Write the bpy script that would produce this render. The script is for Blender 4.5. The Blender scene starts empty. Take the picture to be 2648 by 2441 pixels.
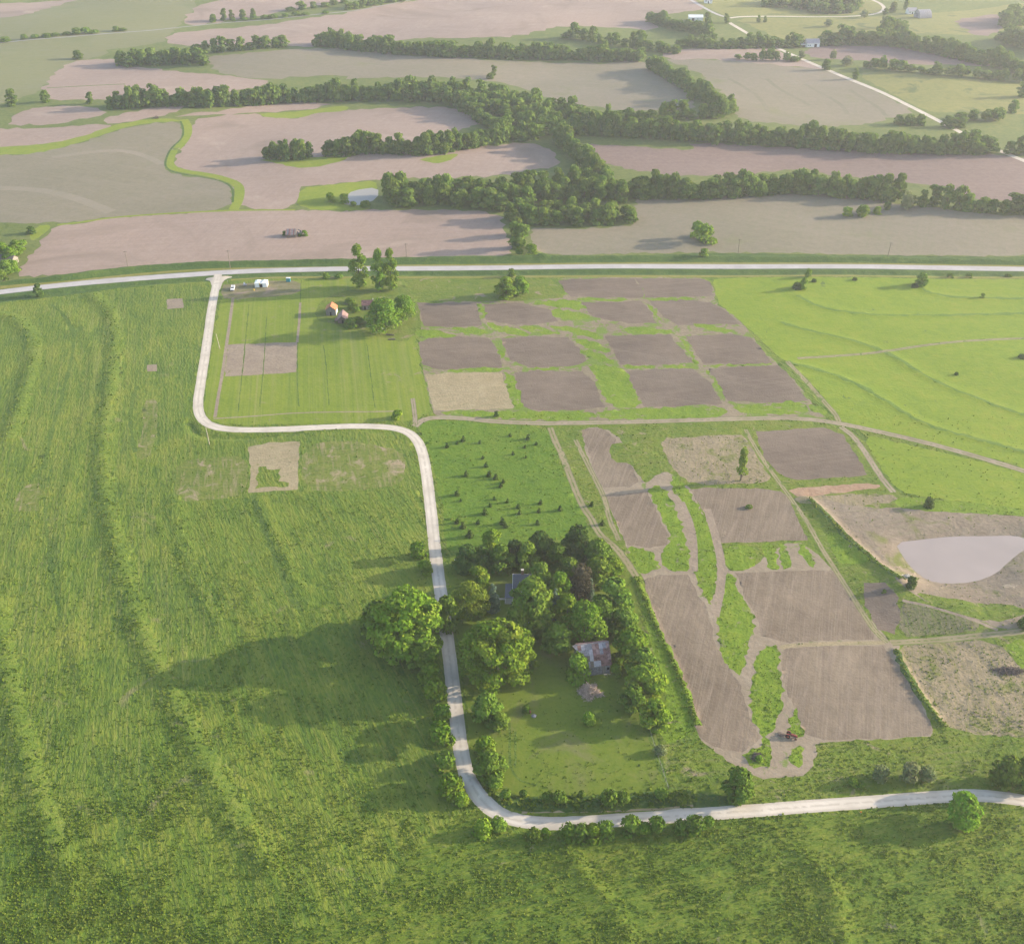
import bpy, bmesh, math, random
import numpy as np
from mathutils import Vector, Matrix
from mathutils.geometry import delaunay_2d_cdt

random.seed(7)
RNG = np.random.default_rng(7)
scene = bpy.context.scene
COL = scene.collection

# ------------------------------------------------------------------ camera, sky, sun, exposure
CAM_H, PITCH, FPX, SW, SH = 247.0, math.radians(32.8), 2900.0, 2648.0, 2441.0
cam_data = bpy.data.cameras.new("camera")
cam_data.sensor_fit = 'HORIZONTAL'
cam_data.sensor_width = 36.0
cam_data.lens = 36.0 * FPX / SW
cam_data.clip_start, cam_data.clip_end = 1.0, 12000.0
cam = bpy.data.objects.new("camera", cam_data)
COL.objects.link(cam)
cam.location = (0, 0, CAM_H)
cam.rotation_euler = (math.pi / 2 - PITCH, 0, 0)
scene.camera = cam

SUN_EL, SUN_AZ = math.radians(15.5), math.radians(79.0)      # azimuth clockwise from +Y
world = bpy.data.worlds.new("World")
scene.world = world
world.use_nodes = True
wn = world.node_tree.nodes
bgn = wn["Background"]
sky = wn.new("ShaderNodeTexSky")
sky.sky_type = 'NISHITA'
sky.sun_disc = False
sky.sun_elevation, sky.sun_rotation = SUN_EL, SUN_AZ
sky.air_density, sky.dust_density, sky.ozone_density = 1.0, 1.6, 1.0
world.node_tree.links.new(sky.outputs[0], bgn.inputs[0])
bgn.inputs[1].default_value = 0.15

sun_data = bpy.data.lights.new("sun", 'SUN')
sun_data.energy, sun_data.angle, sun_data.color = 3.8, math.radians(0.6), (1.0, 0.86, 0.66)
sun = bpy.data.objects.new("sun", sun_data)
COL.objects.link(sun)
to_sun = Vector((math.sin(SUN_AZ) * math.cos(SUN_EL), math.cos(SUN_AZ) * math.cos(SUN_EL), math.sin(SUN_EL)))
sun.rotation_euler = to_sun.to_track_quat('Z', 'Y').to_euler()
sun.location = to_sun * 900

vs = scene.view_settings
vs.view_transform, vs.look, vs.exposure, vs.gamma = 'Standard', 'None', 1.50, 1.0
vs.use_curve_mapping = False
scene.cycles.max_bounces = 6
scene.cycles.diffuse_bounces = 3
scene.cycles.transmission_bounces = 3
scene.cycles.volume_bounces = 1

# ------------------------------------------------------------------ map sheets -> ground metres
# Readings are taken on map sheets of 900 px (letters row, digit column) or on the full sheet F.
K = 900.0 / 2005.0
ORG = {}
for r, oy in zip("ABCDE", (0, 380, 720, 1280, 1841)):
    for c, ox in zip("123", (0, 900, 1748)):
        ORG[r + c] = (ox, oy, K)
ORG['F'] = (0, 0, 2648.0 / 2005.0)
ORG['G'] = (540, 680, 600.0 / 2005.0)
CP, SP = math.cos(PITCH), math.sin(PITCH)

def und(x, y):
    """gentle roll of the farmland beyond the highway"""
    w = np.clip((y - 640.0) / 250.0, 0, 1)
    w = w * w * (3 - 2 * w)
    a = 1.5 * np.sin(x / 47.0 + y / 95.0 + 1.3) * np.sin(y / 61.0 - x / 140.0)
    b = 1.4 * np.sin(x / 90.0 - y / 70.0 + .4)
    n = 0.35 * np.sin(x / 23.0 + 1.7 * np.sin(y / 37.0)) * np.sin(y / 29.0 + .8)
    return w * (a + b) + n * np.clip((y - 120) / 100.0, 0, 1)

def at(sheet, pts):
    ox, oy, k = ORG[sheet]
    p = np.asarray(pts, float).reshape(-1, 2)
    u = (ox + p[:, 0] * k - SW / 2) / FPX
    v = -(oy + p[:, 1] * k - SH / 2) / FPX
    dx, dy, dz = u, CP + v * SP, -SP + v * CP
    z = np.zeros(len(p))
    for _ in range(4):
        t = (z - CAM_H) / dz
        z = und(dx * t, dy * t)
    t = (z - CAM_H) / dz
    return np.stack([dx * t, dy * t], 1)

def parse(s):
    out, cur, sheet = [], [], None
    for tok in s.split():
        if ',' not in tok:
            sheet = tok
            continue
        a, b = tok.split(',')
        out.append(at(sheet, [(float(a), float(b))])[0])
    return np.array(out)

def resample(p, step, closed=False, smooth=0):
    p = np.asarray(p, float)
    for _ in range(smooth):                                   # corner cutting
        q = []
        n = len(p)
        rng = range(n) if closed else range(n - 1)
        if not closed: q.append(p[0])
        for i in rng:
            a, b = p[i], p[(i + 1) % n]
            q += [a * .75 + b * .25, a * .25 + b * .75]
        if not closed: q.append(p[-1])
        p = np.array(q)
    if closed: p = np.vstack([p, p[:1]])
    out = []
    for a, b in zip(p[:-1], p[1:]):
        d = np.linalg.norm(b - a)
        st = step * max(1.0, ((a[1] + b[1]) / 2) / 330.0)
        n = max(1, int(round(d / st)))
        for i in range(n): out.append(a + (b - a) * i / n)
    if not closed: out.append(p[-1])
    return np.array(out)

def seg_dist(P, line, closed=False):
    """distance of points P to a polyline, signed side and distance along"""
    L = np.asarray(line, float)
    if closed: L = np.vstack([L, L[:1]])
    best = np.full(len(P), 1e9); side = np.ones(len(P)); along = np.zeros(len(P))
    s0 = 0.0
    for a, b in zip(L[:-1], L[1:]):
        d = b - a
        l = np.hypot(*d) + 1e-9
        t = np.clip(((P - a) @ d) / (l * l), 0, 1)
        q = P - a - t[:, None] * d
        dd = np.hypot(q[:, 0], q[:, 1])
        m = dd < best
        best = np.where(m, dd, best)
        side = np.where(m, np.sign(d[0] * q[:, 1] - d[1] * q[:, 0]), side)
        along = np.where(m, s0 + t * l, along)
        s0 += l
    return best, side, along

def inside(P, poly):
    x, y = P[:, 0], P[:, 1]
    res = np.zeros(len(P), bool)
    lo, hi = poly.min(0), poly.max(0)
    idx = np.nonzero((x >= lo[0]) & (x <= hi[0]) & (y >= lo[1]) & (y <= hi[1]))[0]
    if not len(idx): return res
    xs, ys = x[idx], y[idx]
    r = np.zeros(len(idx), bool)
    q = np.roll(poly, 1, 0)
    for (x1, y1), (x2, y2) in zip(poly, q):
        if y1 == y2: continue
        c = (y1 > ys) != (y2 > ys)
        r ^= c & (xs < (x2 - x1) * (ys - y1) / (y2 - y1) + x1)
    res[idx] = r
    return res

# value noise for terrain relief
_T = RNG.random((256, 256))
def vnoise(x, y):
    xi, yi = np.floor(x).astype(int), np.floor(y).astype(int)
    fx, fy = x - xi, y - yi
    fx, fy = fx * fx * (3 - 2 * fx), fy * fy * (3 - 2 * fy)
    g = lambda i, j: _T[i & 255, j & 255]
    return (g(xi, yi) * (1 - fx) + g(xi + 1, yi) * fx) * (1 - fy) + (g(xi, yi + 1) * (1 - fx) + g(xi + 1, yi + 1) * fx) * fy

# ------------------------------------------------------------------ relief: berms, terraces, banks, ditches
# (line, height, width on its left, width on its right), along the drawn direction
RIDGES = []
def ridge(s, h, wl, wr, sm=2):
    RIDGES.append((resample(parse(s), 6, smooth=sm), h, wl, wr))
ridge("F 178,578 212,600 226,650 220,720 206,800 198,870 199,950 214,1020 240,1120 268,1220 306,1310 346,1380 380,1450 425,1540 475,1620 530,1700", .62, 6, 7)
ridge("F -20,612 25,622 55,645 66,680 58,730 35,800 14,860", .65, 6, 7)
ridge("F -10,1180 8,1300 36,1440 72,1550 105,1650 140,1740", .62, 6, 7)
ridge("E2 1270,780 1320,900 1400,1000 1500,1080 1570,1200 1640,1400", .5, 4, 6)
ridge("E3 740,830 850,930 920,1050 945,1180 980,1400", .5, 4, 6)
ridge("F 335,980 362,1100 400,1180 430,1250", .3, 6, 4)
ridge("F 505,985 560,1100 600,1180", .3, 5, 3)
ridge("F 110,600 178,650 186,720 160,850 130,960 110,1050 130,1200 170,1350", .25, 6, 4)
ridge("B1 -40,800 300,765 700,712 1100,682 1400,672 2005,664 B2 400,650 1000,645 B3 0,640 900,648 1400,655 2100,665", 1.8, 4, 5)
ridge("B2 1120,640 1060,600 1020,570", 1.0, 5, 5)
ridge("B1 -40,885 300,850 700,790 1180,765", -.7, 4, 4)
ridge("B1 1330,750 1700,732 2005,730 B2 300,730 1200,728 B3 0,725 2100,735", -.8, 4, 4)
ridge("D3 770,35 900,160 1000,270 1130,380 1240,475 1290,510", 1.0, 4, 6)
ridge("D3 1290,540 1400,600 1560,650 1750,690 1900,690 2005,660 2120,560", 1.6, 18, 22)
ridge("D2 1660,480 1700,580 1750,700 1800,820 1850,910 1890,1000 1960,1180 2010,1330", .35, 2.2, 2.2)
ridge("E2 700,400 780,480 900,530 1100,545 1400,535 1700,515 2005,500 E3 0,520", 1.2, 4, 3.5)
ridge("C3 600,255 800,310 1000,355 1180,410 1300,480 1450,570 1600,640 1800,720 2010,790", .28, 5, 4)
ridge("C3 640,480 860,540 1050,610 1200,700 1350,800 1500,860 1700,920 2010,1000", .28, 5, 4)
ridge("C3 700,100 800,160 1000,200 1200,215 1500,215 2010,205", .3, 6, 5)
ridge("C3 1400,40 1450,85 1600,110 1780,115 2010,118", .3, 5, 4)
ridge("C1 1085,830 1120,900 1300,925 1700,890", -.8, 3, 3)
ridge("D3 1270,900 1300,990 1400,1150 1470,1250 1540,1330", .6, 2.5, 2.5)

POND = resample(parse("D3 1265,260 1420,242 1600,222 1800,222 1960,218 2030,240 2080,275 2005,302 1920,370 1850,440 1720,490 1550,500 1450,480 1370,420 1310,340"), 4, True, 1)
FARPOND = resample(parse("F 690,371 741,365 740,388 702,403 666,398 676,385"), 4, True, 1)

def ground_h(x, y):
    x, y = np.atleast_1d(np.asarray(x, float)), np.atleast_1d(np.asarray(y, float))
    P = np.stack([x, y], 1)
    z = und(x, y)
    for line, h, wl, wr in RIDGES:
        lo, hi = line.min(0) - 25, line.max(0) + 25
        m = np.nonzero((x > lo[0]) & (x < hi[0]) & (y > lo[1]) & (y < hi[1]))[0]
        if not len(m): continue
        d, s, al = seg_dist(P[m], line)
        w = np.where(s > 0, wl, wr)
        k = np.clip(1 - d / w, 0, 1)
        k = k * k * (3 - 2 * k)
        wob = .75 + .5 * vnoise(x[m] / 9, y[m] / 9)
        z[m] += h * k * wob
    for poly, lev in ((POND, -1.1), (FARPOND, -.6)):
        lo, hi = poly.min(0) - 20, poly.max(0) + 20
        m = np.nonzero((x > lo[0]) & (x < hi[0]) & (y > lo[1]) & (y < hi[1]))[0]
        if not len(m): continue
        d, _, _ = seg_dist(P[m], poly, True)
        ins = inside(P[m], poly)
        cz = float(und(poly[:, 0].mean(), poly[:, 1].mean())) + lev
        k = np.where(ins, 1.0, np.clip(1 - d / 9.0, 0, 1) ** 1.5)
        z[m] = z[m] * (1 - k) + cz * k
    return z

def gz(p): return float(ground_h([p[0]], [p[1]])[0])
def spot(sheet, x, y):
    p = at(sheet, [(x, y)])[0]
    return Vector((p[0], p[1], gz(p)))

# ------------------------------------------------------------------ ground materials
def nodes_of(name):
    m = bpy.data.materials.new(name)
    m.use_nodes = True
    nt = m.node_tree
    b = nt.nodes["Principled BSDF"]
    b.inputs["Specular IOR Level"].default_value = 0.15
    return m, nt, b

def N(nt, typ, **kw):
    n = nt.nodes.new(typ)
    for k, v in kw.items():
        if k.startswith('i_'):
            n.inputs[int(k[2:]) if k[2:].isdigit() else k[2:]].default_value = v
        else:
            setattr(n, k, v)
    return n

def link(nt, a, b): nt.links.new(a, b)

def mixc(nt, fac, a, b):
    m = N(nt, "ShaderNodeMix", data_type='RGBA')
    for s, v in ((0, fac), (6, a), (7, b)):
        if hasattr(v, 'links'): link(nt, v, m.inputs[s])
        elif s == 0: m.inputs[0].default_value = v
        else: m.inputs[s].default_value = (*v, 1)
    return m.outputs[2]

def noise(nt, vec, scale, detail=3, rough=.55, dist=0.0):
    n = N(nt, "ShaderNodeTexNoise")
    n.inputs["Scale"].default_value, n.inputs["Detail"].default_value = scale, detail
    n.inputs["Roughness"].default_value, n.inputs["Distortion"].default_value = rough, dist
    link(nt, vec, n.inputs["Vector"])
    return n.outputs[0]

def ramp(nt, fac, stops, interp='LINEAR'):
    r = N(nt, "ShaderNodeValToRGB")
    r.color_ramp.interpolation = interp
    e = r.color_ramp.elements
    while len(e) < len(stops): e.new(.5)
    for el, (p, c) in zip(e, stops):
        el.position = p
        el.color = (*c, 1) if len(c) == 3 else c
    link(nt, fac, r.inputs[0])
    return r.outputs[0]

def maprange(nt, v, a, b, c=0.0, d=1.0):
    m = N(nt, "ShaderNodeMapRange", clamp=True)
    for i, q in zip((1, 2, 3, 4), (a, b, c, d)): m.inputs[i].default_value = q
    link(nt, v, m.inputs[0])
    return m.outputs[0]

def ground_mat(name, cols, fine=1.1, bump=.3, streak=None, accent=None, big=.03, mid=.2, weights=(.3, .35, .35), rows=None, rough=.9, con=.14, grain=None):
    """cols: dark, mid, light; streak = (angle, width m, length m, amount, colour);
       accent = (colour, scale, threshold, softness); rows = (angle, spacing m, amount, colour)"""
    m, nt, b = nodes_of(name)
    geo = N(nt, "ShaderNodeNewGeometry").outputs["Position"]
    vec = geo
    if grain:                                                 # grain = (angle, stretch): growth drawn out along the rows
        mp = N(nt, "ShaderNodeMapping")
        mp.vector_type = 'TEXTURE'
        mp.inputs["Rotation"].default_value = (0, 0, math.radians(grain[0]))
        mp.inputs["Scale"].default_value = (grain[1], 1, 1)
        link(nt, geo, mp.inputs[0])
        vec = mp.outputs[0]
    nb, nm, nf = noise(nt, geo, big, 3, .5, .6), noise(nt, vec, mid, 3, .6, .3), noise(nt, vec, fine, 3, .65)
    def wsum(pairs):
        acc = None
        for v, w in pairs:
            q = N(nt, "ShaderNodeMath", operation='MULTIPLY_ADD')
            link(nt, v, q.inputs[0]); q.inputs[1].default_value = w
            if acc is None: q.inputs[2].default_value = 0
            else: link(nt, acc, q.inputs[2])
            acc = q.outputs[0]
        return acc
    f = wsum(zip((nb, nm, nf), weights))
    col = ramp(nt, f, [(.5 - con, cols[0]), (.5, cols[1]), (.5 + con, cols[2])])
    for st in (streak if isinstance(streak, list) else [streak] if streak else []):
        ang, w, l, amt, c = st
        mp = N(nt, "ShaderNodeMapping")
        mp.vector_type = 'TEXTURE'
        mp.inputs["Rotation"].default_value = (0, 0, math.radians(ang))
        mp.inputs["Scale"].default_value = (l, w, 1)
        link(nt, geo, mp.inputs[0])
        s = noise(nt, mp.outputs[0], 1.0, 3, .6, .4)
        col = mixc(nt, maprange(nt, s, .5, .72, 0, amt), col, c)
    if rows:
        ang, sp, amt, c = rows
        mp = N(nt, "ShaderNodeMapping")
        mp.inputs["Rotation"].default_value = (0, 0, math.radians(ang))
        link(nt, geo, mp.inputs[0])
        wv = N(nt, "ShaderNodeTexWave", wave_type='BANDS', bands_direction='Y')
        wv.inputs["Scale"].default_value = 2 * math.pi / sp / 20.0 * 1.0
        wv.inputs["Distortion"].default_value = .8
        wv.inputs["Detail"].default_value = 1.5
        wv.inputs["Detail Scale"].default_value = .4
        link(nt, mp.outputs[0], wv.inputs[0])
        brk = maprange(nt, noise(nt, geo, .09, 2), .4, .62, .1, 1)
        mm = N(nt, "ShaderNodeMath", operation='MULTIPLY')
        link(nt, maprange(nt, wv.outputs[1], .45, .95, 0, amt), mm.inputs[0]); link(nt, brk, mm.inputs[1])
        col = mixc(nt, mm.outputs[0], col, c)
    for ac in (accent if isinstance(accent, list) else [accent] if accent else []):
        c, sc, th, so = ac
        a = noise(nt, geo, sc, 5, .65, .8)
        col = mixc(nt, maprange(nt, a, th, th + so), col, c)
    link(nt, col, b.inputs["Base Color"])
    b.inputs["Roughness"].default_value = rough
    if bump:
        bp = N(nt, "ShaderNodeBump")
        bp.inputs["Strength"].default_value = 1.0
        bp.inputs["Distance"].default_value = bump
        link(nt, wsum(((nf, 1.0), (nm, .6))), bp.inputs["Height"])
        link(nt, bp.outputs[0], b.inputs["Normal"])
    return m

TAN, PALE = (.30, .235, .135), (.36, .29, .22)
GM = {}
GM['weedy'] = ground_mat('weedy_grass', [(0.051, 0.100, 0.014), (0.099, 0.154, 0.016), (0.166, 0.191, 0.025)], fine=1.0, bump=.38, con=.12, weights=(.28, .34, .38), grain=(114, 3.0),
                         streak=[(114, .8, 40, .55, (0.218, 0.211, 0.043)), (117, 1.6, 70, .5, (0.063, 0.118, 0.015)), (113, 5, 90, .4, (0.196, 0.206, 0.030))], accent=[((.21, .175, .095), .06, .63, .12)])
GM['hay'] = ground_mat('hay_grass', [(0.057, 0.107, 0.014), (0.106, 0.156, 0.017), (0.172, 0.194, 0.028)], fine=1.0, bump=.4, con=.11, weights=(.25, .33, .42), grain=(104, 3.0),
                       streak=[(105, .8, 50, .6, (.205, .205, .06)), (107, 1.6, 60, .5, (0.069, 0.124, 0.017))], accent=[((.22, .18, .10), .05, .64, .12)])
GM['thin'] = ground_mat('thin_grass', [(0.076, 0.121, 0.017), (0.120, 0.155, 0.023), (0.173, 0.177, 0.043)], fine=.8, bump=.2,
                        streak=[(102, 1.2, 14, .8, (.27, .21, .125)), (4, .9, 9, .6, (0.063, 0.103, 0.021))], accent=[((.28, .22, .14), .12, .55, .10)])
GM['front'] = ground_mat('front_meadow', [(0.049, 0.097, 0.011), (0.094, 0.143, 0.013), (0.152, 0.175, 0.022)], fine=.95, bump=.36, con=.125, weights=(.26, .34, .40), grain=(15, 2.0),
                         streak=[(14, .9, 25, .5, (0.196, 0.201, 0.034)), (70, 4, 60, .5, (0.063, 0.118, 0.013))], accent=[((.21, .18, .11), .11, .64, .10)])
GM['meadow'] = ground_mat('bright_meadow', [(0.122, 0.191, 0.014), (0.164, 0.227, 0.015), (0.201, 0.233, 0.022)], fine=.8, bump=.16,
                          streak=[(-12, 1.2, 40, .4, (0.109, 0.170, 0.017))], accent=[((0.086, 0.134, 0.025), .16, .66, .05)])
GM['cedar_pasture'] = ground_mat('cedar_pasture', [(0.064, 0.131, 0.011), (0.093, 0.161, 0.012), (0.127, 0.181, 0.017)], fine=.7, bump=.3,
                                 accent=[((0.172, 0.175, 0.060), .3, .68, .08)])
GM['mown'] = ground_mat('mown_grass', [(0.121, 0.175, 0.015), (0.159, 0.206, 0.019), (0.201, 0.227, 0.031)], fine=.8, bump=.12,
                        streak=[(99, 2.6, 400, .75, (.105, .165, .02)), (99, 1.0, 200, .6, (.10, .155, .02)), (99, 1.6, 300, .6, (.225, .225, .07))],
 accent=[((.23, .19, .11), .10, .64, .08)])
GM['lawn'] = ground_mat('mown_lawn', [(0.086, 0.134, 0.013), (0.113, 0.158, 0.016), (0.146, 0.175, 0.023)], fine=.9, bump=.06,
                        accent=[((.17, .155, .07), .05, .55, .2), ((0.069, 0.118, 0.017), .08, .62, .1)])
GM['lush'] = ground_mat('lush_grass', [(0.098, 0.170, 0.012), (0.132, 0.201, 0.014), (0.172, 0.218, 0.020)], fine=.7, bump=.25,
                        streak=[(75, .7, 12, .5, (0.081, 0.144, 0.013))], accent=[((.21, .18, .11), .22, .60, .10)])
GM['rough'] = ground_mat('rough_grass', [(0.073, 0.127, 0.013), (0.110, 0.156, 0.016), (0.157, 0.172, 0.028)], fine=.8, bump=.28,
                         streak=[(8, 1.0, 12, .45, (.17, .16, .07))], accent=[((.23, .185, .11), .14, .60, .10)])
GM['verge'] = ground_mat('verge_grass', [(.036, .075, .018), (.056, .102, .020), (.090, .135, .026)], fine=.9, bump=.4)
GM['pale_verge'] = ground_mat('dry_verge', [(0.138, 0.154, 0.030), (0.190, 0.180, 0.038), (.22, .20, .08)], fine=.8, bump=.15)
GM['terrace'] = ground_mat('terrace_grass', [(0.144, 0.196, 0.019), (0.178, 0.221, 0.022), (0.218, 0.232, 0.032)], fine=.5, bump=.2)
GM['far_grass'] = ground_mat('far_grass', [(0.086, 0.118, 0.030), (0.115, 0.144, 0.034), (0.155, 0.165, 0.047)], fine=.4, bump=.2)
GM['far_pasture'] = ground_mat('far_pasture', [(0.138, 0.154, 0.043), (0.184, 0.185, 0.051), (0.218, 0.201, 0.064)], fine=.3, bump=.2,
                               accent=[((0.092, 0.118, 0.034), .03, .58, .1)])
GM['soil'] = ground_mat('plot_soil', [(.112, .085, .066), (.142, .108, .083), (.178, .138, .105)], fine=1.2, bump=.14, weights=(.5, .3, .2),
                        streak=[(12, .5, 60, .6, (.215, .17, .13)), (14, .7, 60, .5, (.115, .088, .072)), (-20, 3, 40, .4, (.20, .16, .12))], accent=[((0.161, 0.149, 0.051), .09, .69, .08)])
GM['soil_low'] = ground_mat('drilled_soil', [(.135, .102, .072), (.176, .135, .096), (.228, .178, .126)], fine=1.0, bump=.14, weights=(.5, .3, .2),
                            streak=[(74, .5, 60, .6, (.27, .215, .16)), (76, .8, 60, .5, (.135, .10, .082)), (66, 2.5, 25, .4, (.28, .22, .165))], accent=[((.31, .25, .17), .08, .66, .10)])
GM['dirt'] = ground_mat('packed_dirt', [(.20, .155, .115), (.25, .195, .145), (.30, .24, .175)], fine=.8, bump=.15, accent=[((0.138, 0.144, 0.043), .16, .64, .08)])
GM['weedy_dirt'] = ground_mat('weedy_path_dirt', [(.16, .13, .085), (.20, .162, .108), (.25, .20, .138)], fine=.8, bump=.15, accent=[((.125, .18, .03), .11, .50, .06)])
GM['path_dirt'] = ground_mat('trodden_path_dirt', [(.20, .16, .112), (.245, .195, .14), (.295, .24, .175)], fine=.8, bump=.12, accent=[((.14, .18, .045), .13, .62, .06)])
GM['straw'] = ground_mat('straw_stubble', [(.22, .18, .10), (.28, .225, .135), (.34, .28, .17)], fine=.9, bump=.18,
                         streak=[(12, .9, 14, .5, (.17, .165, .075))], accent=[((0.172, 0.160, 0.051), .1, .62, .1)])
GM['patchy'] = ground_mat('patchy_straw', [(.17, .145, .08), (.225, .18, .115), (.28, .225, .145)], fine=.7, bump=.3,
                          streak=[(80, .9, 14, .5, (0.161, 0.154, 0.043))], accent=[((0.127, 0.144, 0.034), .13, .54, .12)])
GM['stripes'] = ground_mat('striped_garden', [(0.115, 0.124, 0.043), (.15, .14, .075), (.20, .165, .10)], fine=.7, bump=.3,
                           streak=[(88, .9, 20, .9, (0.103, 0.154, 0.021))])
GM['red_dirt'] = ground_mat('reddish_soil', [(.24, .15, .095), (.29, .185, .12), (.34, .235, .16)], fine=.8, bump=.2, accent=[((.15, .15, .06), .15, .55, .1)])
GM['bank'] = ground_mat('bare_pond_bank', [(.165, .130, .092), (.21, .165, .12), (.26, .21, .155)], fine=.6, bump=.25,
                        streak=[(15, 1.6, 20, .45, (.16, .15, .085))], accent=[((0.127, 0.139, 0.038), .05, .54, .12), ((.36, .29, .21), .14, .64, .08)])
GM['tilled'] = ground_mat('pale_tilled_soil', [(.245, .178, .142), (.278, .204, .164), (.318, .240, .194)], fine=.5, bump=.1, big=.012,
                          streak=[(78, 1.4, 90, .55, (.235, .17, .14)), (8, 2.2, 120, .45, (.33, .25, .205))], accent=[((.215, .160, .125), .010, .54, .14), ((.34, .26, .205), .016, .60, .12)])
GM['plum'] = ground_mat('dark_tilled_soil', [(.160, .112, .096), (.190, .135, .115), (.225, .165, .138)], fine=.5, bump=.1, big=.012,
                        streak=[(4, 2.5, 90, .5, (.225, .165, .135))])
GM['sprout'] = ground_mat('sprouting_crop', [(.165, .146, .096), (.192, .166, .114), (.222, .184, .136)], fine=.5, bump=.1, big=.012,
                          streak=[(70, 1.8, 60, .35, (.165, .165, .09)), (-25, 6, 90, .4, (.225, .19, .14))], accent=[((0.149, 0.160, 0.060), .014, .58, .2)])
GM['sprout_green'] = ground_mat('green_crop', [(0.144, 0.154, 0.064), (0.170, 0.170, 0.072), (.175, .178, .10)], fine=.5, bump=.1, big=.01,
                                streak=[(10, 5, 90, .4, (.185, .175, .115))], accent=[((0.121, 0.144, 0.051), .01, .55, .2)])
GM['crop_band'] = ground_mat('crop_contour_band', [(.20, .178, .122), (.225, .192, .14), (.245, .205, .155)], fine=.5, bump=.05)
GM['contour_dark'] = ground_mat('crop_contour_furrow', [(.145, .136, .086), (.168, .152, .10), (.195, .170, .12)], fine=.5, bump=.05)
GM['lot'] = ground_mat('worn_lot', [(0.138, 0.129, 0.043), (.165, .150, .075), (.21, .175, .105)], fine=.6, bump=.08, accent=[((.24, .18, .135), .09, .56, .1)])
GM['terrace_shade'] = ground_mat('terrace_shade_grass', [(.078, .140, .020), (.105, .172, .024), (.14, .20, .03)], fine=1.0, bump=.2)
GM['crest'] = ground_mat('sunlit_crest_grass', [(0.070, 0.119, 0.016), (0.115, 0.166, 0.021), (0.161, 0.189, 0.034)], fine=.9, bump=.35, con=.11)  # brighter crest grass, with the ridge's sunlit right side painted into its colour
GM['dark_line'] = ground_mat('short_dark_grass', [(0.053, 0.099, 0.017), (0.083, 0.132, 0.020), (0.121, 0.165, 0.025)], fine=1.0, bump=.3)  # darker grass for swaths, mowing lines, wheel marks and the fence line

def road_mat(name, base, light, dark, ruts=True, grass=None, bump=.05):
    """'across' runs 0 at the centreline to 1 at the edge"""
    m, nt, b = nodes_of(name)
    geo = N(nt, "ShaderNodeNewGeometry").outputs["Position"]
    at_ = N(nt, "ShaderNodeAttribute", attribute_name='across').outputs["Fac"]
    col = ramp(nt, noise(nt, geo, .12, 3, .5), [(.25, dark), (.48, base), (.75, light)])
    if ruts:
        wob = N(nt, "ShaderNodeMath", operation='MULTIPLY_ADD')
        link(nt, noise(nt, geo, .35, 2), wob.inputs[0]); wob.inputs[1].default_value = .25; link(nt, at_, wob.inputs[2])
        if grass:
            r = ramp(nt, wob.outputs[0], [(.18, (1, 1, 1)), (.42, (0, 0, 0)), (.85, (0, 0, 0)), (1.0, (1, 1, 1))])
            f = N(nt, "ShaderNodeMath", operation='MULTIPLY')
            link(nt, r, f.inputs[0]); link(nt, maprange(nt, noise(nt, geo, .25, 2), .3, .55, .35, 1), f.inputs[1])
            col = mixc(nt, f.outputs[0], col, grass)
        else:
            r = ramp(nt, wob.outputs[0], [(.20, (1, 1, 1)), (.36, (0, 0, 0)), (.66, (0, 0, 0)), (.86, (.8, .8, .8)), (1.0, (1, 1, 1))])
            f = N(nt, "ShaderNodeMath", operation='MULTIPLY')
            link(nt, r, f.inputs[0]); f.inputs[1].default_value = .7
            col = mixc(nt, f.outputs[0], col, dark)
    link(nt, col, b.inputs["Base Color"])
    b.inputs["Roughness"].default_value = .85
    bp = N(nt, "ShaderNodeBump"); bp.inputs["Distance"].default_value = bump
    link(nt, noise(nt, geo, 1.6, 3), bp.inputs["Height"]); link(nt, bp.outputs[0], b.inputs["Normal"])
    return m
GM['gravel'] = road_mat('white_gravel', (.52, .46, .385), (.60, .535, .455), (.40, .345, .28))
GM['paved'] = road_mat('pale_pavement', (.40, .37, .36), (.45, .42, .41), (.33, .305, .30), ruts=True)
GM['old_paving'] = road_mat('old_grey_paving', (.26, .25, .235), (.30, .285, .27), (.20, .20, .17))
GM['track'] = road_mat('dirt_track', (.27, .215, .155), (.32, .26, .195), (.21, .165, .12), grass=(.125, .15, .045))
GM['rut'] = road_mat('grassy_rut_track', (.24, .20, .115), (.28, .23, .14), (.19, .165, .085), grass=(.095, .14, .028))

def water_mat():
    m, nt, b = nodes_of('muddy_water')
    geo = N(nt, "ShaderNodeNewGeometry").outputs["Position"]
    link(nt, ramp(nt, noise(nt, geo, .04, 3), [(.3, (.27, .22, .19)), (.7, (.32, .26, .225))]), b.inputs["Base Color"])
    b.inputs["Roughness"].default_value = .15
    b.inputs["Specular IOR Level"].default_value = .5
    bp = N(nt, "ShaderNodeBump"); bp.inputs["Distance"].default_value = .01; bp.inputs["Strength"].default_value = .4
    link(nt, noise(nt, geo, 1.2, 3), bp.inputs["Height"]); link(nt, bp.outputs[0], b.inputs["Normal"])
    return m
GM['water'] = water_mat()
GM['far_water'] = ground_mat('silty_pond_water', [(.25, .235, .215), (.28, .26, .235), (.31, .285, .26)], fine=.5, bump=0, rough=.3)

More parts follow.
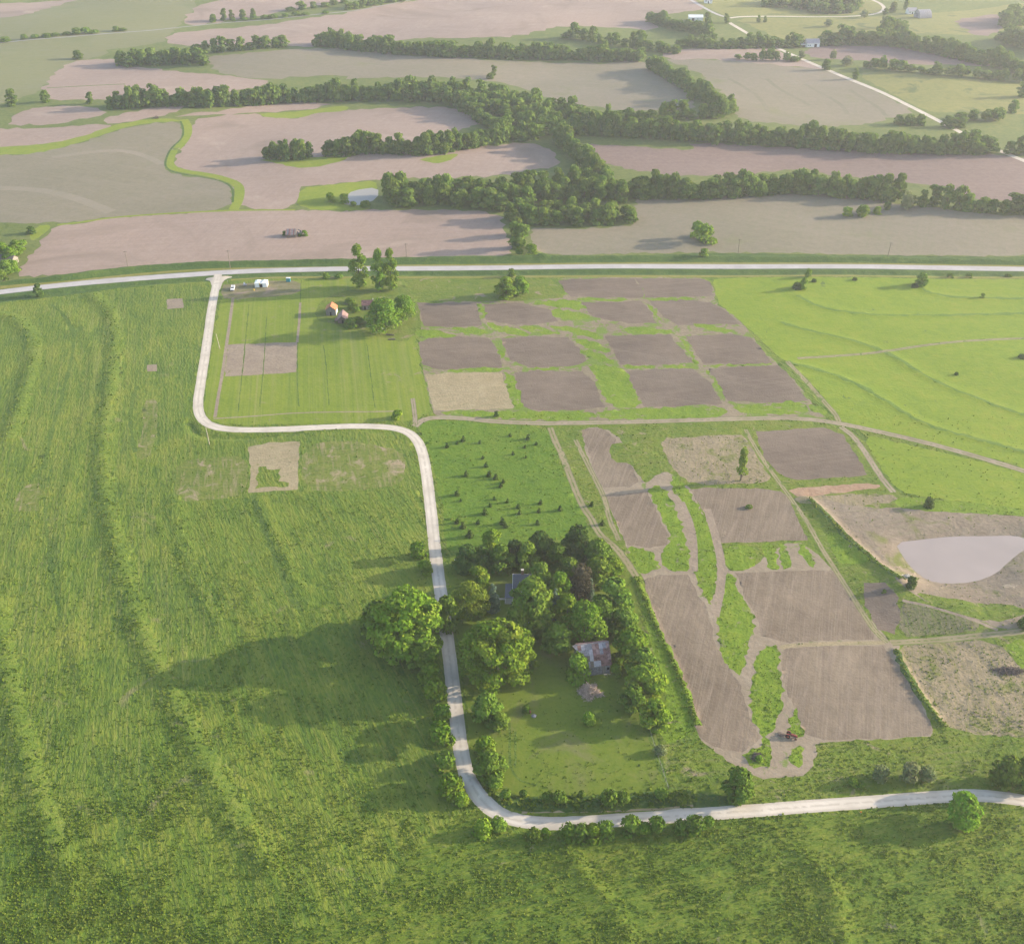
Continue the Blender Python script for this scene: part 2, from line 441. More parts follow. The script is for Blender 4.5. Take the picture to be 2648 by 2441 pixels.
# ------------------------------------------------------------------ the fields, roads and strips (later ones lie over earlier ones)
PATCH = []     # name, material, outline, centreline or None, half width
def area(name, mat, s, sm=1, jit=.45, step=2.2):
    p = resample(parse(s), step, True, sm)
    if jit:
        if mat in ('tilled', 'plum', 'sprout', 'sprout_green'): jit = 1.1
        q = np.roll(p, -1, 0) - np.roll(p, 1, 0)
        n = np.stack([-q[:, 1], q[:, 0]], 1) / (np.linalg.norm(q, axis=1)[:, None] + 1e-9)
        sc = np.maximum(1, p[:, 1] / 330)
        p = p + n * ((RNG.random(len(p)) - .5) * jit * 2 * sc)[:, None]
    PATCH.append((name, mat, p, None, 0))
def ribbon(name, mat, s, w, sm=2, jit=.07, step=2.2):
    c = resample(parse(s), step, False, sm)
    t = np.gradient(c, axis=0)
    n = np.stack([-t[:, 1], t[:, 0]], 1) / (np.linalg.norm(t, axis=1)[:, None] + 1e-9)
    j = lambda: ((RNG.random(len(c)) - .5) * 2 * jit)[:, None]
    PATCH.append((name, mat, np.vstack([c + n * (w / 2 + j()), (c - n * (w / 2 + j()))[::-1]]), c, w / 2))

# --- far land beyond the highway
area('far_grassland', 'far_grass', "F -2600,520 -2600,-190 4600,-190 4600,520 2060,515 1300,512 700,520 400,530 0,560", 0, 0, 8)
area('crop_field', 'sprout_green', "A1 -900,130 0,110 200,80 280,40 450,0 700,-40 1160,-40 1140,10 1050,140 955,210 948,250 640,282 580,332 430,346 250,505 150,560 60,590 0,600 -900,640")
area('ploughed_field', 'tilled', "A1 -500,40 0,20 430,0 600,-60 500,-10 270,45 200,80 0,110 -500,160")
area('ploughed_field', 'tilled', "A1 950,250 960,210 1060,180 1500,150 2005,80 A2 0,70 340,10 600,-30 1200,-60 1750,-40 2060,20 2060,60 1900,70 1720,110 1810,180 1400,150 1240,150 1000,210 700,225 400,215 0,260 A1 1790,272 1650,262 1400,262 1200,268")
area('ploughed_field', 'tilled', "A1 1050,150 1070,100 1130,50 1180,25 1420,-25 2005,-30 1960,15 1640,70 1400,105 1200,140")
area('crop_field', 'sprout', "A1 1180,328 1400,312 1700,282 2005,278 A2 0,285 200,305 400,330 900,350 1300,362 1500,370 1680,345 1850,440 2005,555 1990,640 1600,640 1200,590 1050,520 900,480 700,460 300,440 0,460 A1 1990,440 1700,440 1600,465 1450,450 1300,430 1210,385")
area('ploughed_field', 'tilled', "A1 255,500 330,420 410,352 560,345 700,345 720,384 870,390 1010,418 1250,428 1400,448 1580,475 1480,510 1000,560 700,575 300,580 240,545")
ribbon('grass_strip', 'far_grass', "A1 270,508 500,496 720,486", 2.5)
area('crop_field', 'sprout', "A3 -60,345 0,340 300,348 700,388 900,410 1050,480 1200,548 1390,645 1250,672 1130,720 900,728 700,720 350,700 340,610 250,520 150,440 50,380")
for s in ("A3 305,455 370,490 480,560 530,640", "A3 520,455 600,520 700,570 775,610", "A3 740,485 850,545 950,600 990,660", "A3 1000,520 1100,580 1180,630 1210,670"):
    ribbon('contour_furrow', 'contour_dark', s, 4)
area('ploughed_field', 'tilled', "A3 -60,285 340,290 560,275 680,330 820,385 880,405 700,388 300,348 0,342 -60,340")
area('ploughed_field', 'plum', "A3 710,300 830,265 1250,268 1450,300 1700,340 1870,390 1500,375 1280,365 1030,350 900,345 780,330")
area('pasture', 'far_pasture', "A3 1040,425 1150,410 1500,440 2050,490 2250,560 2250,660 1620,650 1450,648 1200,520")
area('pasture', 'far_pasture', "A3 330,108 600,102 1050,104 1300,90 1700,60 2300,-20 2300,80 1750,210 1400,190 1130,200 850,220 800,250 620,235 450,155")
area('pasture', 'far_pasture', "A3 240,80 300,98 700,92 1100,88 1200,60 1150,0 1100,-60 200,-60 80,-10")
area('ploughed_field', 'plum', "A3 1600,115 1780,85 1920,80 1900,180 1750,215 1650,165")
area('ploughed_field', 'tilled', "A1 62,700 80,660 180,622 350,612 560,615 610,640 560,675 330,714 150,722 65,718")
area('ploughed_field', 'tilled', "A1 580,692 700,655 870,625 1050,605 1060,640 900,672 800,692 650,714")
area('ploughed_field', 'tilled', "A1 -200,748 250,735 580,718 645,728 570,765 400,812 200,842 -200,860")
area('grass_band', 'terrace', "A1 -200,865 0,848 200,836 400,806 560,758 640,726 870,684 1040,690 1045,702 860,706 700,742 430,832 200,888 B1 0,46 -200,50")
area('ploughed_field', 'tilled', "A1 985,682 1100,658 1350,632 1500,600 1700,588 1930,596 1840,622 1500,652 1200,668")
area('crop_field', 'sprout', "A1 -300,900 200,890 430,835 700,745 860,710 1020,705 1060,750 1050,800 985,891 B1 950,90 960,130 1010,160 1220,185 1320,215 1345,250 1340,330 1250,368 900,388 640,405 450,435 200,440 -300,460")
ribbon('contour_band', 'crop_band', "B1 -60,240 150,240 330,265 480,310 640,375", 8)
ribbon('contour_band', 'crop_band', "B1 300,60 550,25 720,20 850,55 930,100", 6)
area('ploughed_field', 'tilled', "A1 1110,690 1250,672 1490,655 1540,680 1720,685 1830,650 2005,640 A2 0,632 300,622 520,618 650,630 780,690 700,740 500,790 300,850 B2 0,40 600,20 800,0 1000,-30 1150,0 1240,100 1150,120 1000,150 860,170 760,175 350,180 160,195 0,205 B1 1830,222 1715,235 1712,360 1380,365 1395,230 1340,185 1200,155 1010,125 990,90 1050,0")
area('grass_notch', 'terrace', "A1 1490,653 1700,645 1900,618 2005,612 2005,640 1830,650 1720,684 1540,682")
area('grass_notch', 'terrace', "B1 1470,70 1600,95 1700,122 1800,120 1940,92 2000,70 2005,55 1800,60")
area('grass_notch', 'terrace', "B2 400,70 600,40 640,45 580,88 500,95 460,90")
ribbon('terrace_strip', 'terrace', "A1 1060,690 1085,730 1080,790 1010,870 B1 1010,0 975,70 975,105 1020,135 1200,160 1300,185 1370,215 1385,260 1370,320 1345,362", 6.5)
ribbon('terrace_strip', 'verge', "A1 1040,700 1058,745 1050,800 B1 980,10 950,85 955,120 1000,150 1200,180 1300,205 1345,245 1340,320", 1.6)
area('ploughed_field', 'tilled', "B1 300,462 450,440 640,410 900,390 1250,372 1400,366 1700,366 2005,372 B2 0,368 250,360 600,362 850,382 895,420 905,480 945,590 950,622 700,632 330,640 0,648 B1 1700,655 1100,668 800,692 400,735 80,752 120,690 200,590 270,510")
ribbon('field_edge_strip', 'terrace', "B1 330,450 450,438 640,407 900,388 1250,370 1400,366 1700,364", 2.5)
area('grass_plot', 'terrace', "B1 1718,236 1900,220 2005,205 B2 160,198 170,240 100,330 150,362 0,368 B1 1712,362")
area('ploughed_field', 'plum', "B2 1370,-20 1500,-5 1900,15 2005,25 B3 60,-30 450,0 900,5 1180,40 1700,50 1850,40 2200,100 2200,330 2000,310 1700,300 1500,230 1300,200 1000,180 700,120 400,160 0,170 B2 1900,170 1500,110 1420,40")
area('crop_field', 'sprout', "B2 1640,310 1800,300 2005,305 B3 0,300 400,285 700,272 1000,285 1300,330 1500,355 1700,380 2250,420 2250,625 1400,630 700,612 0,605 B2 1800,612 1300,622 1120,622 1060,540 1045,460 1300,470 1560,462 1670,440")
area('grass_plot', 'far_grass', "B1 -300,440 100,440 310,445 250,520 180,600 80,752 0,770 -300,800")
area('garden_plot', 'terrace', "B1 160,535 210,455 300,450 290,480 200,540")
PATCH.append(('pond', 'far_water', FARPOND, None, 0))

# --- between highway and track
area('highway_verge', 'verge', "B1 -500,850 0,790 300,762 700,708 1100,674 1400,662 2005,655 B2 300,648 1000,640 1060,600 1120,640 2005,618 B3 0,610 900,622 1750,632 2400,640 2400,745 1500,735 700,742 0,748 B2 1400,752 700,745 300,740 B1 2005,752 1340,760 1250,790 1180,770 800,800 300,868 0,895 -500,960", 1)
ribbon('dry_verge', 'pale_verge', "B1 -400,860 0,812 300,788 700,744 1000,718 1300,703 1600,700 2005,695 B2 300,685 1000,678 2005,672 B3 700,672 1400,680 2300,690", 3.2)
ribbon('dry_verge', 'pale_verge', "B1 1330,765 1500,752 1800,752 2005,755 B2 300,752 900,748 1400,748 2005,744 B3 600,742 1300,745 2300,752", 3.2)
area('left_hayfield', 'hay', "B1 -900,1020 0,910 300,880 700,820 1150,775 1190,790 1200,850 C1 1205,120 1150,420 1095,650 1080,800 1120,870 1260,905 1420,915 1700,890 2005,880 C2 200,895 320,950 390,1050 420,1337 C1 2005,1260 1430,1260 1000,1290 900,1337 D1 900,200 1100,500 D1 1300,900 D1 800,1337 E1 900,500 E1 -900,500")
area('thin_hayfield', 'thin', "C1 1010,1055 1200,1030 1425,1020 1430,1235 1250,1275 1010,1290")
area('thin_hayfield', 'thin', "C1 1740,960 2005,930 C2 150,960 300,990 330,1060 310,1180 220,1200 0,1230 C1 1735,1215")
area('thin_hayfield', 'thin', "C1 820,700 915,690 900,900 870,1010 800,1060 790,960 830,850")
area('thin_hayfield', 'thin', "C1 130,1190 250,1180 260,1337 D1 130,90 60,100")
area('hay_meadow', 'weedy', "C1 930,1300 1430,1262 1740,1225 2005,1240 C2 200,1220 400,1200 428,1337 D2 440,100 465,300 500,450 560,700 575,1000 600,1337 E2 610,250 660,420 800,600 1000,690 1200,720 E2 1250,1337 -100,1500 E1 900,1400 E1 1000,800 D1 1500,900 1200,700 950,300")
for s, m, w in (("D1 240,0 252,200 275,400 330,720 380,950 440,1250", 'hay', 2.2), ("D1 255,0 268,200 292,400 345,720", 'dark_line', 1.2), ("D1 1460,0 1500,150 1560,300 1640,520 1740,690", 'dark_line', 2.0),
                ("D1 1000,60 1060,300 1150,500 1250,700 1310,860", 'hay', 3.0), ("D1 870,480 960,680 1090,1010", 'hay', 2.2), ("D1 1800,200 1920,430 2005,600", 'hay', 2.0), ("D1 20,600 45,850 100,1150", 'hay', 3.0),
                ("C1 420,270 425,420 350,700 290,900 255,1100", 'dark_line', 1.6), ("C1 290,150 380,220 415,300", 'dark_line', 1.6), ("C1 700,330 670,500 640,700 590,900 590,1200", 'hay', 3.5), ("C1 790,620 740,800 780,1000", 'dark_line', 1.6),
                ("E1 530,180 570,330 640,520 750,690 830,790", 'hay', 1.6), ("E1 545,190 590,340 660,520", 'dark_line', 1.0), ("E1 1090,90 1160,200 1270,350", 'dark_line', 1.0), ("E1 1220,100 1290,230 1360,340 1480,580 1570,700", 'hay', 1.6), ("E1 690,560 690,720 740,880", 'dark_line', 1.2)):
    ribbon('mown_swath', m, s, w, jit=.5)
for s in ("F 183,578 217,600 231,650 225,720 211,800 203,870 204,950 219,1020 246,1120 274,1220 313,1310 354,1380 389,1450 435,1540 485,1620", "F -12,610 33,620 63,643 75,678 67,730 44,800 22,860", "F -2,1180 16,1300 45,1440 82,1550 116,1650"):
    ribbon('terrace_crest', 'crest', s, 4.5, jit=1.5)  # band set right of the ridge line, painting its lit side brighter
area('front_meadow', 'front', "E2 700,560 830,650 930,690 1100,700 1240,695 1600,670 2005,640 E3 0,640 700,610 1300,560 1500,540 1700,530 2005,560 2600,640 2900,2400 -2000,2600 E1 200,1500 E1 2005,1250 E2 300,900 500,700")
area('mown_field', 'mown', "C1 1330,50 1500,20 1730,5 2005,0 C2 330,0 400,140 380,330 430,560 480,750 430,790 380,820 0,835 C1 1700,838 1300,845 1200,810 1170,740 1200,550 1240,300 1275,100")
area('rough_yard', 'rough', "C2 0,60 330,20 420,130 430,250 380,330 330,370 200,340 0,290 C1 1900,260 1800,230 1850,120")
area('worn_lot', 'lot', "G 105,205 130,185 330,175 500,158 790,150 792,270 500,295 330,305 230,315 108,305")
area('ploughed_plot', 'dirt', "C1 1312,382 1715,366 1708,540 1295,565", 0, .3)
ribbon('bare_strip', 'dirt', "C1 1342,110 1325,250 1303,390 1280,560 1255,690 1238,800", 1.5)
ribbon('bare_strip', 'dirt', "C1 1230,808 1450,795 1700,774 2005,768 C2 150,768 270,765", .8)
ribbon('bare_strip', 'dirt', "C1 1730,140 1725,240 1712,370", 1.3)
for s in ("C1 1435,150 1410,400 1372,770", "C1 1537,200 1522,480 1495,740", "C1 1716,370 1708,560 1722,740", "C1 1865,385 1885,560 1895,730", "C1 1735,10 1730,140", "C2 108,372 125,520 155,745"):
    ribbon('mowing_line', 'dark_line', s, .45, jit=.2)
area('bare_square', 'dirt', "C1 962,120 1053,115 1056,170 963,178", 0, .2)
area('bare_square', 'dirt', "C1 846,499 903,495 904,535 847,538", 0, .2)
area('straw_plot', 'straw', "C1 1430,972 1550,945 1725,940 1715,1215 1430,1236 1445,1100", 0, .3)
area('weedy_inset', 'weedy', "C1 1488,1082 1535,1080 1540,1098 1610,1100 1612,1165 1662,1178 1660,1198 1475,1208", 0, .6)
area('cedar_pasture', 'cedar_pasture', "C2 400,840 480,810 700,830 1150,850 1190,960 1240,1120 1330,1290 D2 1330,0 1400,190 1300,300 600,330 560,300 545,0 C2 520,1250 490,1050 440,930")
area('far_plot_grass', 'rough', "B2 320,760 900,755 1215,770 1260,860 1200,880 C2 1000,140 400,140 330,20")

# --- the soil plots: dirt under everything, then plots and the green strips
area('plot_ground', 'weedy_dirt', "C2 395,135 980,130 1130,120 1270,110 1250,10 1215,0 1300,-5 1640,-5 1950,-5 2060,0 2120,80 2110,140 2210,200 2290,280 2340,350 2450,480 2560,570 2660,700 2740,790 2760,820 2500,800 2000,815 1500,820 1000,822 520,790 480,770 440,540 400,380 430,250")
area('ploughed_plot', 'soil', "C2 1215,15 1290,5 1650,0 1690,60 1705,112 1500,112 1280,108 1240,60", 0)
area('ploughed_plot', 'soil', "C2 1655,0 1900,0 2050,2 2085,20 2105,100 1900,108 1710,112 1695,60", 0)
area('ploughed_plot', 'soil', "C2 398,142 735,138 758,200 770,272 600,280 440,275 422,205", 0)
area('ploughed_plot', 'soil', "C2 778,148 1000,142 1160,180 1210,248 1100,265 950,268 800,238", 0)
area('ploughed_plot', 'soil', "C2 1340,138 1690,132 1750,205 1780,258 1650,262 1500,240 1410,222 1375,172", 0)
area('ploughed_plot', 'soil', "C2 1742,130 1900,116 2090,138 2210,213 2262,262 2100,265 1900,272 1815,225", 0)
area('ploughed_plot', 'soil', "C2 402,372 470,345 640,335 800,345 850,390 872,440 885,512 700,518 520,525 432,500", 0)
area('ploughed_plot', 'soil', "C2 880,345 1100,335 1265,340 1330,402 1372,472 1300,505 1050,512 930,472", 0)
area('ploughed_plot', 'soil', "C2 1480,332 1850,320 1900,382 1992,482 1800,500 1570,495 1530,420", 0)
area('ploughed_plot', 'soil', "C3 50,335 300,318 430,340 500,410 560,490 330,497 155,492 95,405", 0)
area('straw_plot', 'straw', "C2 448,552 700,540 885,540 920,630 957,752 800,755 490,762 465,650", 0)
area('ploughed_plot', 'soil', "C2 960,545 1100,530 1350,538 1420,600 1478,742 1300,760 1090,762 1012,742 980,640", 0)
area('ploughed_plot', 'soil', "C2 1600,535 1800,520 1980,514 2085,600 2158,722 1900,737 1710,740 1650,640", 0)
area('ploughed_plot', 'soil', "C3 190,520 400,505 590,500 655,555 760,700 640,712 500,718 300,705 242,610", 0)
for s in ("C2 740,150 775,150 800,220 780,232", "C2 785,255 850,262 1000,300 1060,330 950,325 820,295", "C2 385,300 480,290 600,320 640,335 560,338 420,345",
          "C2 585,288 700,280 800,300 810,320 700,325 640,310", "C2 950,270 1100,280 1250,320 1100,320", "C2 1130,270 1300,275 1450,330 1470,350 1380,345 1250,300",
          "C2 1160,170 1300,190 1390,210 1410,240 1210,240", "C2 1000,140 1330,120 1375,190 1200,165", "C2 1285,345 1400,355 1500,400 1515,430 1400,405 1320,380",
          "C2 1340,405 1420,420 1540,480 1560,498 1450,480 1350,440", "C2 1370,490 1560,505 1620,570 1660,650 1700,740 1500,748 1440,600 1400,540",
          "C2 520,530 700,518 890,512 890,537 600,540", "C2 885,540 930,535 970,600 1010,750 960,755 930,650", "C2 855,400 885,400 910,455 880,460",
          "C2 1040,515 1230,510 1230,525 1050,530", "C2 490,768 800,765 1100,768 1400,766 1435,810 1200,820 900,808 600,785",
          "C2 1440,762 1700,748 1990,738 2180,740 2200,790 1990,808 1460,815", "C3 500,718 720,706 770,760 700,768", "C3 320,730 500,728 800,788 400,782",
          "C3 0,325 25,335 140,490 110,495", "C2 1580,280 1850,290 1890,322 1600,322", "C2 1730,262 1800,268 1810,285", "C3 80,265 200,265 360,310 250,312",
          "C3 160,500 540,490 560,498 160,512", "C2 1570,500 1750,500 1760,518 1610,520", "C2 1800,502 1990,505 1990,516 1850,520", "C3 760,715 850,745 870,785 800,775",
          "C2 1290,115 1690,118 1690,128 1340,130", "C2 1720,118 1990,108 2010,120 1740,130", "C2 1700,140 1720,140 1815,240 1790,235", "C3 160,520 190,530 270,650 245,640"):
    area('grass_strip', 'lush', s, 1, .85, 1.5)
area('right_meadow', 'meadow', "B3 225,755 700,752 1400,760 2800,765 C3 2900,1500 2005,1080 1700,1010 1300,920 950,835 900,740 780,600 640,490 540,400 420,290 300,190 235,130 220,40")
area('right_meadow', 'meadow', "C3 1060,890 1300,950 1700,1040 2005,1125 2900,1400 2900,1700 2005,1330 1500,1270 1270,1225 1180,1080")
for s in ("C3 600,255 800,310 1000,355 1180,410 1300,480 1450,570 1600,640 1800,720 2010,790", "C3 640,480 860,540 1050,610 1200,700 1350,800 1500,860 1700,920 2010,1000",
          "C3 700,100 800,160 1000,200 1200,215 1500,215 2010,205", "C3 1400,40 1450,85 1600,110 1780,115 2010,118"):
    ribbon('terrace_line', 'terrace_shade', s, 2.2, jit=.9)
ribbon('rut_track', 'rut', "C3 700,460 950,445 1150,430 1400,390 1600,365 1900,348 2100,345", 2.4)

# --- south of the track
area('weedy_plot_ground', 'rough', "C2 1150,835 1290,840 2005,820 C3 0,830 400,805 800,830 950,860 1080,1000 1200,1180 1270,1240 1500,1290 2400,1420 D3 2500,900 2400,1100 E3 2005,80 2300,90 2300,560 1900,450 1500,470 700,530 0,575 E2 1500,600 1000,600 800,520 700,400 690,200 D2 700,700 800,500 1400,250 1360,100 C2 1340,1290 1240,1100 1190,950")
area('farm_yard', 'lawn', "D2 600,320 1400,240 1560,330 1640,480 1700,800 1780,1000 1850,1200 1700,1337 E2 1760,60 1850,430 1830,470 1450,470 1000,492 880,450 760,420 700,300 690,0 D2 640,900 600,640 570,430", 1)
area('plot_ground', 'path_dirt', "C2 1335,865 1470,855 1590,940 1700,1180 1790,1120 1860,1115 1920,1200 D3 70,-60 100,0 250,280 280,430 420,440 600,280 760,280 1010,550 1200,830 1300,860 1270,920 1490,1360 1450,1395 800,1420 810,1500 760,1610 640,1630 460,1630 330,1550 200,1460 130,1400 D2 1900,900 1700,480 1600,290 1480,0 C2 1420,1150")
area('ploughed_plot', 'soil_low', "C2 1340,872 1460,860 1540,920 1600,1000 1640,1100 1680,1172 1620,1202 1450,1202 1420,1120 1380,980", 0)
area('ploughed_plot', 'soil_low', "D2 1480,2 1725,-20 1790,120 1850,250 1840,292 1740,302 1610,290 1560,190", 0)
area('ploughed_plot', 'soil_low', "D2 1700,490 1790,460 1960,455 2005,560 2060,640 2090,740 2110,850 2180,960 2260,1100 2300,1250 D3 470,1360 E3 490,150 430,195 380,230 250,210 170,170 110,100 D2 1960,1240 1860,960 1790,780", 0)
area('ploughed_plot', 'soil_low', "C3 80,1215 200,1205 500,1210 600,1230 D3 640,0 760,260 640,262 450,270 260,275 220,200 150,80", 0)
area('ploughed_plot', 'soil_low', "D3 345,452 650,436 920,430 1000,560 1080,690 1150,800 1130,830 620,850 490,812 470,720 400,590", 0)
area('ploughed_plot', 'soil_low', "D3 620,882 900,866 1190,868 1260,960 1400,1180 1490,1355 1450,1385 1200,1402 850,1412 745,1372 690,1250 622,1100 605,950", 0)
area('ploughed_plot', 'soil', "C3 460,880 600,874 850,856 960,900 1060,1050 1100,1130 1000,1145 700,1160 600,1130 512,1040", 0)
area('weedy_corner', 'rough', "C2 1500,960 1590,940 1800,1000 1870,1100 1790,1120 1720,1190 1680,1150 1630,1060 1520,1060")
area('straw_patch', 'patchy', "C3 -100,920 100,915 300,898 400,905 480,1050 560,1170 430,1182 100,1190 0,1120 -60,1020")
area('reddish_soil', 'red_dirt', "C3 640,1212 900,1190 1170,1180 1180,1208 900,1240 750,1262 680,1252")
area('straw_patch', 'patchy', "C3 650,1270 900,1245 1230,1240 1300,1280 1000,1320 D3 760,60 700,40")
area('pond_bank', 'bank', "D3 760,25 860,20 1060,75 1400,75 1800,110 2400,150 2700,500 2300,760 2005,800 1880,790 1750,740 1500,660 1350,590 1240,500 1150,380 1010,255 900,165")
area('dam_grass', 'rough', "D3 1370,575 1500,600 1750,645 1900,640 2050,690 1900,745 1720,735 1560,690 1440,640")
area('bank_grass', 'lush', "C3 1430,1270 1700,1290 2005,1330 2400,1400 2400,1460 D3 2005,120 1700,105 1400,90 1250,60 1300,0")
area('straw_patch', 'patchy', "D3 1262,866 1500,850 1850,838 1990,1000 2200,1300 2200,1400 1570,1375 1440,1170 1330,1000")
area('striped_garden', 'stripes', "D3 1280,622 1400,655 1550,700 1700,735 1760,770 1700,800 1450,812 1290,818")
area('ploughed_plot', 'soil', "D3 1080,512 1200,520 1275,610 1290,720 1260,800 1165,772 1090,640", 0)
area('lush_patch', 'lush', "D3 860,200 950,240 1060,320 1130,385 1040,402 930,390 880,280")
area('lush_patch', 'lush', "D3 1880,840 2200,830 2300,1000 2005,1010 1960,960")
for s in ("F 1265,955 1300,950 1318,985 1340,1035 1352,1110 1320,1120 1298,1108 1296,1076 1315,1060 1290,1000",
          "F 1310,930 1330,935 1360,980 1395,1040 1408,1090 1402,1150 1390,1195 1370,1150 1358,1110 1358,1060 1340,1000 1318,955",
          "D3 275,292 450,282 465,430 290,430", "D3 490,280 560,276 585,350 590,430 540,430 515,360", "D3 580,276 625,278 668,362 652,430 610,430 605,350", "D3 690,280 740,280 800,382 802,415 750,410",
          "D3 290,450 340,460 345,540 400,600 460,720 430,850 390,980 360,1060 270,930 230,780 270,560",
          "D3 490,860 600,870 600,980 590,1010 620,1100 610,1200 585,1330 545,1370 490,1395 450,1300 415,1180 450,1020",
          "D3 678,1212 700,1280 742,1380 690,1400 650,1370 660,1290", "E3 380,240 490,190 505,150 545,165 565,270 520,320 430,320 388,270", "E3 650,220 700,195 740,220 735,290 690,320 640,290",
          "D2 1600,290 1735,310 1795,410 1780,430 1690,455 1640,400", "D3 -40,290 80,290 85,430 -30,440"):
    area('grass_strip', 'lush', s, 1, .85, 1.5)
area('grass_bank', 'lush', "D2 1650,470 1720,640 1850,920 1990,1290 E2 2010,90 1850,200 1800,130 1740,60 D2 1840,1250 1800,1000 1720,780")
ribbon('rut_track', 'rut', "C2 1165,860 1190,930 1230,1010 1265,1100 1310,1220 1360,1330 D2 1400,130 1440,220 1540,300 1590,360 1660,470", 3.0)
ribbon('rut_track', 'rut', "C2 1310,930 1350,1010 1420,1150 1480,1270 D2 1500,130 1560,260", 2.2)
ribbon('rut_track', 'rut', "C3 640,480 720,560 800,650 880,740 925,790 938,825", 2.6)
ribbon('dirt_track', 'track', "C3 950,855 1020,905 1090,1000 1140,1080 1200,1170 1255,1232", 2.8)
ribbon('rut_track', 'rut', "C3 400,870 460,980 540,1100 600,1180 700,1320 D3 760,160 840,310 920,430 1000,560 1090,700 1150,790 1220,850", 2.0)
ribbon('rut_track', 'rut', "D3 1240,850 1500,835 1850,812 2005,795 2300,780", 3.0)
ribbon('bare_strip', 'dirt', "D3 1300,625 1450,660 1700,735 1850,790", 1.3)
ribbon('bare_strip', 'straw', "D3 610,885 620,868 900,855 1200,850", 1.8)
ribbon('bare_strip', 'dirt', "D3 30,40 80,150 105,260 105,440", 2.6)
ribbon('bare_strip', 'dirt', "D3 180,80 235,260 265,400 260,520 225,700", 3.0)
for s in ("E2 930,60 932,200 930,290 960,370 1010,405 1090,418", "E2 965,110 964,220 962,320"):
    ribbon('wheel_mark', 'dark_line', s, .7, jit=.1)
ribbon('bare_strip', 'straw', "E2 1000,580 1400,575 1800,560 2005,545 E3 0,550 200,540", .6)
ribbon('weedy_bank', 'verge', "E2 700,400 780,480 900,528 1100,540 1400,530 1700,510 2005,495 E3 0,515 300,520", 5.5, jit=.7)
ribbon('fence_line_weeds', 'dark_line', "E2 1690,20 1730,90 1762,190 1785,260 1815,350 1845,445", 1.8, jit=.4)
PATCH.append(('pond', 'water', POND, None, 0))
ribbon('fence_line_weeds', 'lush', "D2 1660,480 1700,580 1750,700 1800,820 1850,910 1890,1000 1960,1180 2010,1330", 2.4, jit=.7)
ribbon('fence_line_weeds', 'verge', "D3 1270,900 1300,990 1400,1150 1470,1250 1540,1330", 2.0, jit=.6)
ribbon('shore_bank', 'verge', "D3 770,35 900,160 1000,270 1130,380 1240,475 1290,510", 2.6, jit=.5)

# --- roads last: they cross everything
ribbon('dirt_track', 'track', "F 812,835 825,823 850,817 900,818 960,825 1050,829 1150,828 1250,826 1350,823 1450,820 1530,818 1600,822 1660,832 1720,845 1800,863 1900,890 2005,922 2200,985", 3.6, 1)
ribbon('rut_track', 'track', "F 808,780 812,810 813,832", 2.2)
ribbon('gravel_road', 'gravel', "F 1428,45 1445,55 1480,75 1520,93 1560,112 1620,138 1680,162 1740,187 1795,215 1850,243 1930,285 2005,316 2150,370", 5)
ribbon('gravel_road', 'gravel', "A3 310,106 380,97 600,95 860,100 1050,95 1170,80 1205,50 1180,22 1130,0 1060,-40", 4)
ribbon('gravel_road', 'paved', "A3 310,106 230,85 130,30 60,-15", 4)
ribbon('paved_road', 'old_paving', "A1 -100,265 0,248 300,222 560,200 730,187 870,178 1050,157 1300,130 1600,112 2005,70 A2 150,45 350,0 600,-40", 3.2)
ribbon('paved_highway', 'paved', "F -500,630 -20,575 0,572 100,560.5 200,551 300,543 400,536 450,533 520,530 600,528 680,526.5 780,526 1000,524 1300,521.5 1600,521.5 2005,526.5 2600,538", 6.6, 1)
area('gravel_apron', 'gravel', "B1 1175,757 1240,748 1320,742 1345,742 1300,760 1278,790 1268,830 1226,830 1218,785 1205,768", 1, .1)
ribbon('gravel_road', 'gravel', "F 427,537 423,560 415,600 408,650 401,700 393,750 387,790 390,812 401,827 420,836 450,841 500,842 560,840 640,836 700,834 760,836 790,842 808,852 822,870 831,900 838,950 844,1000 850,1060 857,1120 866,1180 874,1240 882,1300 890,1370 897,1430 905,1485 916,1525 935,1560 965,1588 1005,1605 1060,1612 1120,1611 1200,1606 1300,1599 1400,1592 1500,1585 1600,1577 1700,1570 1780,1564 1850,1559 1900,1556 1950,1559 2005,1567 2300,1625", 4.5, 1)

def owner(P):
    o = np.full(len(P), -1)
    for i, pt in enumerate(PATCH): o[inside(P, pt[2])] = i
    return o

